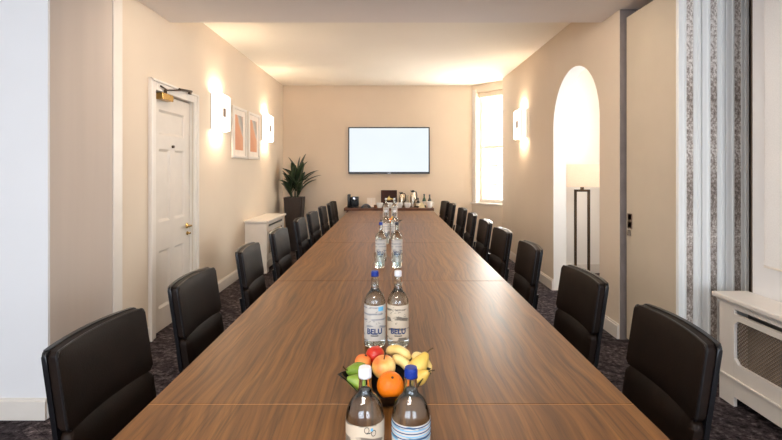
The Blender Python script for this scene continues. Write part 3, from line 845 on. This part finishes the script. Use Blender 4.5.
G = 'glass water bottles in pairs along the table'
specs = [  # x, y, label material, cap, extra, label text
    (-.056, .97, 'label_cream', 'cap_white', ex_front_left, 'glass water bottle with white cap and cream label, nearest the camera on the left'),
    (.043, .97, 'label_wave', 'cap_blue', ex_front_right, 'glass water bottle with blue cap and striped label, nearest the camera on the right'),
    (-.062, 1.735, 'label_pale', 'cap_blue', ex_mid_left, 'glass water bottle with blue cap standing just behind the near fruit bowl'),
    (.027, 1.735, 'label_cream', 'cap_white', ex_mid_right, 'glass water bottle with white cap standing just behind the near fruit bowl'),
    (-.076, 3.35, 'label_pale', 'cap_blue', None, 'glass water bottle with blue cap in the third pair, behind the tumblers'),
    (.044, 3.35, 'label_pale', 'cap_dark', None, 'glass water bottle with dark cap in the third pair, behind the tumblers'),
    (-.050, 4.35, 'label_pale', 'cap_white', None, 'left glass water bottle of the fourth pair, in front of the far fruit bowl'),
    (.036, 4.35, 'label_pale', 'cap_white', None, 'right glass water bottle of the fourth pair, in front of the far fruit bowl'),
    (-.069, 6.2, 'label_pale', 'cap_white', None, 'farthest glass water bottle on the left, behind the far fruit bowl'),
    (.046, 6.2, 'label_pale', 'cap_white', None, 'farthest glass water bottle on the right, behind the far fruit bowl')]
TZ = .7402
proto = None
for i, (x, y, lm, cm, ex, lab) in enumerate(specs):
    if i < 6 :
        b = make_bottle(M[lm], M[cm], True, ex)
        if i < 2: shorten(b)
        b.location = (x, y, TZ); b['label'] = lab; b['group'] = G
    else:
        if proto is None:
            proto = make_bottle(M[lm], M[cm], True, None); proto.location = (x, y, TZ); proto['label'] = lab; proto['group'] = G
        else: dup(proto, (x, y, TZ), 0, lab, G)

# tumblers
def make_tumbler():
    bm = bmnew()
    lathe(bm, [(0, 0), (.032, 0), (.034, .003), (.040, .100), (.0395, .1005), (.0375, .100), (.0325, .012), (0, .011)], 36, cap=False)
    return obj('tumbler', bm, M['glass'], smooth=True)
tl = [(-.078, 3.12, 'clear glass tumbler in front of the third bottle pair, left one'), (.042, 3.12, 'clear glass tumbler in front of the third bottle pair, right one'),
      (-.052, 4.12, 'clear glass tumbler in front of the fourth bottle pair, left one'), (.040, 4.12, 'clear glass tumbler in front of the fourth bottle pair, right one')]
tum = make_tumbler()
for i, (x, y, lab) in enumerate(tl):
    o = tum if i == 0 else dup(tum, (x, y, TZ))
    o.location = (x, y, TZ); tag(o, lab, 'glass', 'glass tumblers on the table')

# ------------------------------------------------------------------ fruit bowls and fruit
def make_bowl():
    bm = bmnew(); n = 48
    def ring(r_s, z, k4, inset=0):
        out = []
        for k in range(n):
            a = 2*PI*k/n; c, si = math.cos(a), math.sin(a)
            dm = 1/((abs(c)**1.12+abs(si)**1.12)**(1/1.12))
            dm = 1+(dm/.76-1)*k4*1.0 if k4 else 1
            tip = max(0, (max(abs(c), si)-.72)/.28)**1.3
            rr = r_s*dm-inset
            x, y = rr*c, rr*si
            y = max(y, -r_s*.9)
            out.append(bm.verts.new((x, y, z+k4*.030*tip)))
        return out
    rings = [ring(.045, 0, 0), ring(.050, .002, 0), ring(.068, .018, .25), ring(.089, .036, .6), ring(.106, .052, 1.0),
             ring(.1035, .0525, 1.0), ring(.086, .038, .6), ring(.064, .022, .25), ring(.046, .008, 0)]
    for a, b in zip(rings, rings[1:]):
        for k in range(n): bm.faces.new((a[k], a[(k+1) % n], b[(k+1) % n], b[k]))
    bm.faces.new(rings[0]); bm.faces.new(rings[-1][::-1])
    return obj('fruit_bowl', bm, M['bowl'], smooth=True)

def round_fruit(name, r, mat, squash=.92, dimple=.2, stem=True, seg=28):
    bm = bmnew(); prof = []
    for k in range(17):
        a = -PI/2+PI*k/16; rr = math.cos(a)*r; z = math.sin(a)*r*squash
        z -= math.copysign(1, math.sin(a))*dimple*r*math.exp(-(rr/(.32*r))**2)
        prof.append((max(rr, 0), z))
    prof[0] = (0, prof[0][1]); prof[-1] = (0, prof[-1][1])
    lathe(bm, prof, seg, cap=False)
    o = obj(name, bm, mat, smooth=True)
    if stem:
        bm = bmnew(); z = prof[-1][1]; tube(bm, [(0, 0, z-.002), (.002, 0, z+.010), (.005, 0, z+.017)], [.0016, .0014, .002], 6); obj('stem', bm, M['stem'], o)
    return o
def navel(o, r):
    bm = bmnew(); lathe(bm, [(.004, r*.9-.001), (.0035, r*.9+.0012), (0, r*.9+.0015)], 10); obj('stem_button', bm, M['stem'], o)
def pear(mat, s=1.0):
    bm = bmnew(); pr = [(0, -.036), (.014, -.036), (.027, -.028), (.033, -.012), (.032, .004), (.026, .020), (.019, .034), (.014, .045), (.009, .052), (0, .054)]
    lathe(bm, [(r*s, z*s) for r, z in pr], 26, cap=False); o = obj('pear', bm, mat, smooth=True)
    bm = bmnew(); tube(bm, [(0, 0, .052*s), (.002, 0, .066*s), (.008, 0, .080*s)], [.0018, .0016, .0024], 6); obj('stem', bm, M['stem'], o)
    return o
def banana(pts, rmax):
    """pts: control points; smooth tapering pentagonal-ish tube"""
    P = [Vector(p) for p in pts]; path = []
    n = 14
    for k in range(n+1):     # quadratic/cubic bezier
        t = k/n; q = (1-t)**2*P[0]+2*(1-t)*t*P[1]+t*t*P[2]; path.append(q)
    rad = [rmax*min(1, .30+1.3*math.sin(PI*min(max(k/n, 0.03), .97))**.8) if 0 < k < n else rmax*.28 for k in range(n+1)]
    rad = [min(r, rmax) for r in rad]
    bm = bmnew(); tube(bm, path, rad, 10); o = obj('banana', bm, M['banana'], smooth=True)
    d = (path[-1]-path[-2]).normalized()
    bm = bmnew(); tube(bm, [path[-1]-d*.002, path[-1]+d*.012, path[-1]+d*.024], [rmax*.27, rmax*.22, rmax*.27], 8); obj('stem', bm, M['banana_tip'], o)
    d = (path[0]-path[1]).normalized()
    bm = bmnew(); tube(bm, [path[0]-d*.002, path[0]+d*.004], [rmax*.27, rmax*.15], 8); obj('tip', bm, M['banana_tip'], o)
    return o
def put(o, x, y, z, rot=(0, 0, 0)):
    o.location = (x, y, z); o.rotation_euler = rot; return o

BX, BY = -.018, 1.345
bowl = make_bowl(); put(bowl, BX, 1.325, TZ, (0, 0, math.radians(8)))
tag(bowl, 'black square fruit bowl with drawn-out corners between the nearest two bottle pairs', 'bowl', 'black fruit bowls')
or1 = put(round_fruit('orange', .0385, M['orange'], .95, .05, False), -.002, 1.285, .800, (.5, .2, 0)); navel(or1, .0385)
tag(or1, 'bright orange at the front of the near fruit bowl', 'orange')
a1 = put(round_fruit('apple', .036, M['nectarine']), -.022, 1.352, .824, (.2, -.15, 0.8))
tag(a1, 'large yellow and red blushed apple just above the orange in the near fruit bowl', 'apple')
a2 = put(round_fruit('apple', .029, M['apple_red']), -.050, 1.412, .836, (-.5, -.3, 0))
tag(a2, 'red apple at the back left of the near fruit bowl', 'apple')
pc = put(round_fruit('peach', .026, M['peach'], .95, .12, False), -.086, 1.382, .824, (0, .4, 0)); navel(pc, .026)
tag(pc, 'small orange peach at the left of the near fruit bowl, behind the white bottle cap', 'peach')
p1 = put(pear(M['pear_green'], .86), -.098, 1.345, .812, (0.25, -1.15, .55)); tag(p1, 'green pear on the left of the near fruit bowl, stem pointing up left', 'pear')
p2 = put(pear(M['pear_green'], .70), -.092, 1.290, .806, (0.0, -1.2, .15)); tag(p2, 'small green pear lying on the front left rim of the near fruit bowl', 'pear')
p3 = put(pear(M['pear_yellow'], .85), .084, 1.362, .822, (-.5, .5, -.4)); tag(p3, 'yellow pear at the right edge of the near fruit bowl, behind the blue cap', 'pear')
p4_ = put(pear(M['pear_yellow'], .62), .086, 1.318, .808, (.6, .7, .4)); tag(p4_, 'small yellow pear low in the near fruit bowl beside the blue bottle cap', 'pear')
bn = [banana([(-.014, 1.445, .828), (.022, 1.445, .856), (.060, 1.415, .820)], .0150),
      banana([(.004, 1.395, .826), (.030, 1.405, .834), (.062, 1.375, .800)], .0150),
      banana([(.118, 1.365, .800), (.102, 1.405, .842), (.066, 1.420, .824)], .0150)]
for o, l in zip(bn, ('topmost pale yellow banana at the back of the near fruit bowl', 'pale yellow banana lying between the blushed apple and the blue cap in the near bowl',
                     'pale yellow banana curving down over the right side of the near fruit bowl')):
    tag(o, l, 'banana', 'bananas in the near fruit bowl')
# far bowl with its fruit
FX, FY = 0.0, 5.35
fb = dup(bowl, (FX, FY, TZ), 0, 'black square fruit bowl in the far half of the table between the last bottle pairs')
o = dup(or1, (-.005, 5.29, .812), 0, 'bright orange in the far fruit bowl')
o = dup(a1, (-.07, 5.33, .806), 0, 'yellow blushed apple at the left of the far fruit bowl')
o = dup(a2, (.065, 5.33, .804), 0, 'red apple at the right of the far fruit bowl')
o = dup(p3, (.02, 5.41, .815), 0, 'yellow pear at the back of the far fruit bowl')

# ------------------------------------------------------------------ TV, sconces, pictures
tv = thing('television', 'wide flat television with black bezel and glowing white screen on the back wall', 'television', (-.037, YB-.05, 1.775))
w, h = .75, .43
bm = bmnew(); box(bm, -w, w, 0, .04, -h, h, bev=.004); obj('television_case', bm, M['tv_frame'], tv)
obj('screen', bx(-w+.022, w-.022, -.003, -.0005, -h+.036, h-.022), M['screen'], tv)
bm = bmnew(); box(bm, -.03, .03, -.004, 0, -h+.006, -h+.016); obj('status_badge', bm, M['chrome'], tv)

def make_sconce():
    """faces +x, wall at x=0"""
    t = thing('wall_sconce', 'sconce', 'wall light')
    obj('back_plate', bx(0.002, .012, -.17, .17, -.19, .19, bev=.002), M['chrome'], t)
    bm = bmnew(); box(bm, .016, .095, -.20, .20, -.20, .20, bev=.006); obj('glass_shade', bm, M['sconce_glow'], t)
    for zz in (-.2035, .2005):
        obj('lamp_aperture', bx(.022, .088, -.15, .15, zz, zz+.003), M['sconce_top'], t)
    for yy in (-.204, .2005):
        for xx in (.018, .088): obj('edge_trim', bx(xx, xx+.008, yy, yy+.0035, -.202, .202), M['chrome'], t)
    bm = bmnew(); box(bm, .0955, .102, -.036, .036, -.048, .048, bev=.001); obj('metal_badge', bm, M['badge'], t)
    return t
s1 = make_sconce(); s1.location = (XL, 5.14, 2.07); s1['label'] = 'glowing square wall sconce on the left wall between the door and the pictures'; s1['group'] = 'square glass wall sconces'
dup(s1, (XL, 7.11, 2.07), 0, 'glowing square wall sconce on the left wall beyond the two framed pictures')
dup(s1, (XR, 6.47, 2.07), PI, 'glowing square wall sconce on the right wall between the window and the arch')

def make_picture(art_off):
    t = thing('framed_picture', 'p', 'picture')
    bm = bmnew()
    for a in ((-.27, -.235, -.33, .33), (.235, .27, -.33, .33)): box(bm, .002, .032, *a, bev=.003)
    for a in ((-.235, .235, -.33, -.295), (-.235, .235, .295, .33)): box(bm, .002, .032, *a, bev=.003)
    obj('frame', bm, M['trim'], t)
    obj('mat_board', bx(.006, .014, -.236, .236, -.296, .296), M['paper'], t)
    obj('artwork', bx(.0142, .016, -.15, .15, -.225, .225), M['art'], t)
    return t
pa = make_picture(0); pa.location = (XL, 5.885, 1.90); pa['label'] = 'white framed orange and grey abstract print on the left wall, nearer of the two'; pa['group'] = 'framed prints on the left wall'
dup(pa, (XL, 6.50, 1.90), 0, 'white framed orange and grey abstract print on the left wall, nearer the back wall')

# ------------------------------------------------------------------ plant
pl = thing('potted_plant', 'dark green strap-leaved plant in a tall dark tapered planter in the far left corner', 'plant', (-1.70, 7.93, 0))
bm = bmnew()
def sq_ring(r, z): return [bm.verts.new((r*sx, r*sy, z)) for sx, sy in ((-1, -1), (1, -1), (1, 1), (-1, 1))]
rg = [sq_ring(.11, .001), sq_ring(.162, .94), sq_ring(.144, .94), sq_ring(.14, .88)]
for a, b in zip(rg, rg[1:]):
    for k in range(4): bm.faces.new((a[k], a[(k+1) % 4], b[(k+1) % 4], b[k]))
bm.faces.new(rg[0]); bm.faces.new(rg[-1])
bmesh.ops.bevel(bm, geom=[e for e in bm.edges if abs(e.verts[0].co.z-e.verts[1].co.z) > .5], offset=.02, segments=3, affect='EDGES')
obj('planter', bm, M['planter'], pl)
obj('soil', bx(-.138, .138, -.138, .138, .86, .905), M['soil'], pl)
bm = bmnew()
def leaf(bm, base, az, length, lean, droop, width):
    n = 10; prev = None; p = Vector(base); tilt = lean
    d = Vector((math.cos(az), math.sin(az), 0)); side = Vector((-math.sin(az), math.cos(az), 0))
    for k in range(n+1):
        t = k/n
        wd = width*(math.sin(PI*min(1, t*.93+.05))**.75)*(.35+.65*min(1, t*2.4))*.5
        if k == n: wd = .002
        nrm = d*math.cos(tilt)*-1+Vector((0, 0, 1))*math.sin(tilt)
        c = bm.verts.new(p-nrm*(-wd*.25) - nrm*wd*.25); l = bm.verts.new(p+side*wd+nrm*wd*.35); r = bm.verts.new(p-side*wd+nrm*wd*.35)
        if prev:
            bm.faces.new((prev[0], c, l, prev[1])); bm.faces.new((prev[0], prev[2], r, c))
        prev = (c, l, r)
        step = length/n
        p = p+(d*math.sin(tilt)+Vector((0, 0, 1))*math.cos(tilt))*step
        tilt += droop/n
rnd = random.Random(11)
stems = [(-.07, .03, 1.06), (.08, -.02, 1.08), (.00, .06, 1.20), (-.06, -.07, 1.14), (.06, .05, 1.26)]
for sx0, sy0, zt in stems:
    a0 = rnd.uniform(0, 6)
    for k in range(7):
        az = a0+k*2.4; out = abs(math.cos(az))
        ln = rnd.uniform(.36, .47)*(.75 if math.cos(az) < -.3 and sx0 < 0 else 1)
        leaf(bm, (sx0+.01*math.cos(az), sy0+.01*math.sin(az), zt-.018*k), az, ln, .14+.10*k, rnd.uniform(.2, .8), rnd.uniform(.105, .14))
leaf(bm, (.06, .02, 1.08), -.15, .50, .75, .65, .07)
leaf(bm, (.05, .05, 1.24), .4, .42, .05, .1, .13)
fo = obj('foliage', bm, M['leaf'], pl, smooth=True)
sm = fo.modifiers.new('thickness', 'SOLIDIFY'); sm.thickness = .002
bm = bmnew()
for a, b, c in stems: tube(bm, [(a*.6, b*.6, .90), (a, b, c)], [.014, .010], 8)
obj('stem', bm, M['leaf'], pl, smooth=True)

# ------------------------------------------------------------------ floor lamp in the arch
fl = thing('floor_lamp', 'floor lamp with rectangular cream shade and double dark rods inside the arch', 'lamp', (2.42, 5.70, 0))
obj('base', bx(-.15, .15, -.10, .10, .0015, .022, bev=.004), M['bronze'], fl)
bm = bmnew()
for a in ((-.098, -.07), (.07, .098)): box(bm, a[0], a[1], -.014, .014, .022, 1.165, bev=.002)
box(bm, -.098, .098, -.014, .014, 1.14, 1.168, bev=.002); box(bm, -.018, .018, -.014, .014, 1.168, 1.21, bev=.002)
obj('rod_frame', bm, M['bronze'], fl)
bm = bmnew(); sw, sd, z0, z1 = .27, .17, 1.205, 1.485
for x0, x1, y0, y1 in ((-sw, sw, -sd, -sd+.004), (-sw, sw, sd-.004, sd), (-sw, -sw+.004, -sd+.004, sd-.004), (sw-.004, sw, -sd+.004, sd-.004)): box(bm, x0, x1, y0, y1, z0, z1)
obj('lamp_shade', bm, M['shade'], fl)
bm = bmnew(); lathe(bm, [(0, 1.27), (.02, 1.28), (.03, 1.32), (.02, 1.36), (0, 1.37)], 16); obj('bulb', bm, M['bulb'], fl, smooth=True)
bm = bmnew(); tube(bm, [(0, 0, 1.20), (0, 0, 1.275)], .012, 8); tube(bm, [(-sw+.004, 0, 1.215), (sw-.004, 0, 1.215)], .003, 6); obj('bulb_holder', bm, M['bronze'], fl)

# ------------------------------------------------------------------ console on the back wall and what stands on it
CZ = .745
cs = thing('console_table', 'low dark walnut console ledge against the back wall beyond the table end', 'console', (-.035, 8.1, 0))
obj('console_top', bx(-.79, .79, -.21, .215, CZ-.05, CZ, bev=.003), M['console_wood'], cs)
for x in (-.72, .72): obj('leg', bx(x-.03, x+.03, -.18, .19, .001, CZ-.05), M['console_wood'], cs)
def cpos(px, y=8.05): return (px-391)/450*y
CT = CZ+.0008
# black coffee machine
cm = thing('coffee_machine', 'black coffee machine with tall rear tank at the left end of the console', 'coffee machine', (cpos(353), 8.05, CT))
obj('water_tank', bx(-.095, -.045, -.06, .10, .0, .235, bev=.012, seg=3), M['black_plastic'], cm, smooth=True)
bm = bmnew(); box(bm, -.045, .10, -.02, .11, 0, .19, bev=.015, seg=3); box(bm, -.04, .095, -.10, -.02, .12, .19, bev=.015, seg=3); box(bm, -.04, .095, -.11, -.02, 0, .02, bev=.004)
obj('machine_body', bm, M['black_plastic'], cm, smooth=True)
bm = bmnew(); tube(bm, [(.028, -.06, .12), (.028, -.06, .095)], [.014, .009], 10); obj('spout', bm, M['chrome'], cm)
bm = bmnew(); lathe(bm, [(.022, 0), (.022, .004), (0, .005)], 16)
bmesh.ops.transform(bm, matrix=Matrix.Translation((.028, -.10, .157)) @ Matrix.Rotation(PI/2, 4, 'X'), verts=bm.verts); obj('dial', bm, M['chrome'], cm)
# conference phone
ph = thing('conference_phone', 'low black arched conference phone on the console beside the coffee machine', 'phone', (cpos(366, 7.97), 7.97, CT))
bm = bmnew(); n = 14; top = []; bot = []
for k in range(n+1):
    x = -.09+.18*k/n; z = .012+.055*math.sin(PI*k/n)**.7
    top.append([bm.verts.new((x, y, z)) for y in (-.05, .05)]); bot.append([bm.verts.new((x, y, 0 if not 3 < k < n-3 else .012)) for y in (-.055, .055)])
for i in range(n):
    bm.faces.new((top[i][0], top[i+1][0], top[i+1][1], top[i][1])); bm.faces.new((bot[i][0], bot[i][1], bot[i+1][1], bot[i+1][0]))
    bm.faces.new((bot[i][0], bot[i+1][0], top[i+1][0], top[i][0])); bm.faces.new((bot[i][1], top[i][1], top[i+1][1], bot[i+1][1]))
bm.faces.new((bot[0][0], top[0][0], top[0][1], bot[0][1])); bm.faces.new((bot[n][0], bot[n][1], top[n][1], top[n][0]))
obj('phone_body', bm, M['black_plastic'], ph, smooth=True)
obj('key_pad', bx(-.03, .03, -.056, -.05, .015, .05), M['bronze'], ph)
# white card holder
cd = thing('card_display', 'upright white folded card behind the conference phone', 'card', (cpos(371.3, 8.2), 8.2, CT))
bm = bmnew(); box(bm, -.078, -.004, -.03, -.027, 0, .165); box(bm, .004, .075, -.03, -.027, 0, .165)
bmesh.ops.rotate(bm, cent=(0, -.03, 0), matrix=Matrix.Rotation(-.1, 3, 'X'), verts=bm.verts); obj('card_page', bm, M['paper'], cd)
bm = bmnew(); box(bm, -.085, .08, -.04, .06, 0, .006); box(bm, -.005, .005, -.031, -.026, .004, .16); obj('holder', bm, M['porcelain'], cd)
# small wooden coaster stack at its right
bm = bmnew()
lathe(bm, [(.028, 0), (.030, .004), (.030, .05), (.026, .055), (0, .055)], 20)
tag(put(obj('wooden_pot', bm, M['console_wood'], smooth=True), cpos(375.5, 7.95), 7.95, CT), 'small brown pot on the console between the phone and the first cup', 'pot')
# tea box
tb = thing('tea_box', 'upright dark wooden tea box with gold emblem at the middle of the console', 'box', (cpos(389, 8.2), 8.2, CT))
bm = bmnew(); box(bm, -.145, .145, -.02, .09, 0, .30, bev=.004); obj('box_body', bm, M['dark_wood'], tb)
bm = bmnew()
for a in ((-.145, -.125, 0, .30), (.125, .145, 0, .30), (-.125, .125, 0, .02), (-.125, .125, .277, .30)): box(bm, a[0], a[1], -.035, -.02, a[2], a[3], bev=.003)
obj('lid_rim', bm, M['dark_wood'], tb)
bm = bmnew(); box(bm, -.075, .075, -.024, -.0205, .115, .130)
for p in ([(-.045, .130), (.045, .130), (.012, .150), (-.012, .150)], [(-.012, .150), (.012, .150), (0, .185)], [(-.035, .10), (.035, .10), (.02, .113), (-.02, .113)]):
    f = [bm.verts.new((x, -.024, z)) for x, z in p]; g = [bm.verts.new((x, -.0205, z)) for x, z in p]
    bm.faces.new(f); bm.faces.new(g[::-1])
    for k in range(len(p)): bm.faces.new((f[k], g[k], g[(k+1) % len(p)], f[(k+1) % len(p)]))
em = obj('emblem', bm, M['gold'], tb); em.location.z = .02
# cups, upside-down stacks of white cups
def make_cup(r, h):
    bm = bmnew(); lathe(bm, [(0, 0), (r*.62, 0), (r*.66, .004), (r*.92, h*.5), (r, h), (r*.95, h), (r*.86, h*.5), (r*.58, .008), (0, .007)], 28, cap=False)
    o = obj('cup', bm, M['porcelain'], smooth=True)
    bm = bmnew(); tube(bm, [(r*.9, 0, h*.8), (r*1.35, 0, h*.8), (r*1.42, 0, h*.5), (r*.85, 0, h*.3)], .004, 8); obj('handle', bm, M['porcelain'], o, smooth=True)
    return o
cup = make_cup(.060, .088)
cl = [(379.6, 'white cup on the console in front of the tea box, left of its centre'), (389.2, 'white cup on the console in front of the middle of the tea box'),
      (399.5, 'white cup on the console in front of the smaller flask'), (407.5, 'white cup on the console between the two steel flasks')]
k = 0
for px, lab in cl:
    x = cpos(px, 7.96); 
    o = cup if k == 0 else dup(cup, (0, 0, 0))
    put(o, x, 7.96, CT, (0, 0, .4*k)); tag(o, lab, 'cup', 'white cups on the console'); k += 1
sc_ = [(397.0, 'white cup on the console at the right corner of the tea box'), (411.0, 'white cup on the console just left of the taller flask, at its foot')]
sugar = make_cup(.056, .11); put(sugar, cpos(429.5, 7.97), 7.97, CT); tag(sugar, 'large white mug at the right end of the console in front of the wine bottle', 'mug')
def make_flask(h, r, lab):
    t = thing('vacuum_flask', lab, 'flask', (0, 0, 0), 0, 'steel vacuum flasks on the console')
    bm = bmnew(); lathe(bm, [(0, 0), (r, 0), (r*1.02, .01), (r, h*.55), (r*.8, h*.74), (r*.55, h*.84), (r*.55, h*.88), (0, h*.88)], 28, cap=False); obj('flask_body', bm, M['steel'], t, smooth=True)
    bm = bmnew(); lathe(bm, [(r*.56, h*.88), (r*.6, h*.93), (r*.45, h), (0, h)], 20); tube(bm, [(-r*.4, 0, h*.93), (-r*1.0, 0, h*.97)], [.012, .007], 8); obj('lid', bm, M['black_plastic'], t, smooth=True)
    bm = bmnew(); tube(bm, [(r*.5, 0, h*.92), (r*1.2, 0, h*.9), (r*1.5, 0, h*.7), (r*1.4, 0, h*.45), (r*.95, 0, h*.35)], .008, 8); obj('handle', bm, M['black_plastic'], t, smooth=True)
    return t
f1 = make_flask(.27, .047, 'shorter steel vacuum flask right of the tea box'); put(f1, cpos(401.8, 8.1), 8.1, CT)
f2 = make_flask(.305, .052, 'taller steel vacuum flask right of the middle of the console'); put(f2, cpos(413, 8.1), 8.1, CT, (0, 0, .4))
def make_wine(mat, h, lab, lm=True):
    t = thing('bottle', lab, 'bottle', (0, 0, 0), 0, 'small glass bottles on the console')
    bm = bmnew(); lathe(bm, [(0, 0), (.032, 0), (.033, .005), (.033, h*.52), (.028, h*.62), (.014, h*.74), (.012, h*.95), (.014, h*.955), (.014, h), (0, h)], 24, cap=False); obj('glass_body', bm, mat, t, smooth=True)
    bm = bmnew(); lathe(bm, [(.0336, h*.15), (.0336, h*.45)], 24, cap=False); obj('paper_label', bm, M['wine_label'], t, smooth=True)
    bm = bmnew(); lathe(bm, [(.015, h*.93), (.015, h+.002), (0, h+.003)], 14); obj('cap', bm, M['cap_dark'], t)
    return t
put(make_wine(M['green_glass'], .235, 'green glass bottle on the console behind the folded napkin'), cpos(424.2, 8.12), 8.12, CT)
put(make_wine(M['dark_glass'], .225, 'dark glass bottle on the console behind the large white mug'), cpos(429.6, 8.12), 8.12, CT)
put(make_wine(M['dark_glass'], .17, 'short dark bottle on the console just right of the taller flask'), cpos(418, 8.05), 8.05, CT)
# clear glass carafe between flasks
bm = bmnew(); lathe(bm, [(0, 0), (.03, 0), (.032, .01), (.036, .10), (.022, .16), (.020, .20), (.026, .215), (.024, .215), (.018, .20), (.02, .16), (.034, .10), (.029, .012), (0, .01)], 24, cap=False)
tag(put(obj('carafe', bm, M['glass'], smooth=True), cpos(407.0, 8.15), 8.15, CT), 'clear glass carafe standing between the two steel flasks', 'carafe')
bm = bmnew()
pts_ = [(-.055, -.03, 0), (.055, -.03, 0), (.055, .03, 0), (-.055, .03, 0)]; q = [bm.verts.new(p) for p in pts_]; m1 = [bm.verts.new((x*.75, y*.7, .05)) for x, y, _ in pts_]; ap = [bm.verts.new((-.008, 0, .098)), bm.verts.new((.008, 0, .098))]
bm.faces.new(q)
for k in range(4): bm.faces.new((q[k], q[(k+1) % 4], m1[(k+1) % 4], m1[k]))
bm.faces.new((m1[0], m1[1], ap[1], ap[0])); bm.faces.new((m1[2], m1[3], ap[0], ap[1])); bm.faces.new((m1[1], m1[2], ap[1])); bm.faces.new((m1[3], m1[0], ap[0]))
tag(put(obj('napkin', bm, M['cream_wrap']), cpos(421.8, 7.97), 7.97, CT), 'folded cream napkin standing like a tent in front of the green bottle', 'napkin')

# ------------------------------------------------------------------ light
wd = bpy.data.worlds.new('daylight'); sc.world = wd; wd.use_nodes = True
nt = wd.node_tree; bg = nt.nodes['Background']
tc = nt.nodes.new('ShaderNodeTexCoord'); sx = nt.nodes.new('ShaderNodeSeparateXYZ'); nt.links.new(tc.outputs['Generated'], sx.inputs[0])
r = ramp(nt, [(0.0, (206, 208, 210)), (0.49, (226, 226, 224)), (0.53, (236, 242, 250)), (1.0, (214, 230, 255))])
mr = nt.nodes.new('ShaderNodeMapRange'); mr.inputs['From Min'].default_value = -1; nt.links.new(sx.outputs['Z'], mr.inputs['Value'])
nt.links.new(mr.outputs[0], r.inputs['Fac']); nt.links.new(r.outputs['Color'], bg.inputs['Color']); bg.inputs['Strength'].default_value = 1.3

def area(name, loc, rot, sx_, sy_, power, col):
    l = bpy.data.lights.new(name, 'AREA'); l.shape = 'RECTANGLE'; l.size = sx_; l.size_y = sy_; l.energy = power; l.color = lin(col)
    o = bpy.data.objects.new(name, l); COL.objects.link(o); o.location = loc; o.rotation_euler = rot
    return o
area('daylight_behind_camera', (-1.9, -3.1, 1.65), (PI/2, 0, 0), 2.9, 1.8, 72, (228, 234, 250))
area('daylight_behind_camera_right', (1.5, -3.1, 1.65), (PI/2, 0, 0), 1.7, 1.8, 48, (228, 234, 250))
area('daylight_niche', (3.2, 4.9, 2.05), (PI/2, 0, PI/2), 1.3, .8, 25, (250, 248, 250))
area('daylight_near_right', (2.62, 1.8, 1.7), (PI/2, 0, PI/2), 1.7, 1.6, 75, (246, 244, 246))
area('added_fill_front_room', (-.6, -.6, 2.9), (0, 0, 0), 1.2, .3, 34, (255, 238, 220))  # unseen fill light added overhead to brighten the near table and partition panels
area('added_fill_soffit', (-.05, 3.15, 2.74), (math.radians(30), 0, 0), 3.0, .12, 22, (255, 236, 214))  # added warm fill, out of view under the soffit, tilted towards the main room
nrm = Vector((math.sin(ang), -math.cos(ang), 0))
c = BM @ Vector(((W0+W1)/2, .3, (WZ0+WZ1)/2))
o = area('daylight_bay', c, (0, 0, 0), .65, 1.9, 64, (255, 246, 236))
o.rotation_euler = (PI/2, 0, ang+0.0)
o.rotation_euler = Vector((-1 if False else math.sin(ang), -math.cos(ang), 0)).to_track_quat('-Z', 'Y').to_euler()

sc.view_settings.view_transform = 'Standard'; sc.view_settings.look = 'None'; sc.view_settings.gamma = 1; sc.view_settings.exposure = 1.0
sc.view_settings.use_curve_mapping = False
sc.cycles.use_denoising = True
sc.cycles.max_bounces = 16; sc.cycles.diffuse_bounces = 8; sc.cycles.transmission_bounces = 14; sc.cycles.glossy_bounces = 5; sc.cycles.transparent_max_bounces = 12
sc.cycles.caustics_reflective = False
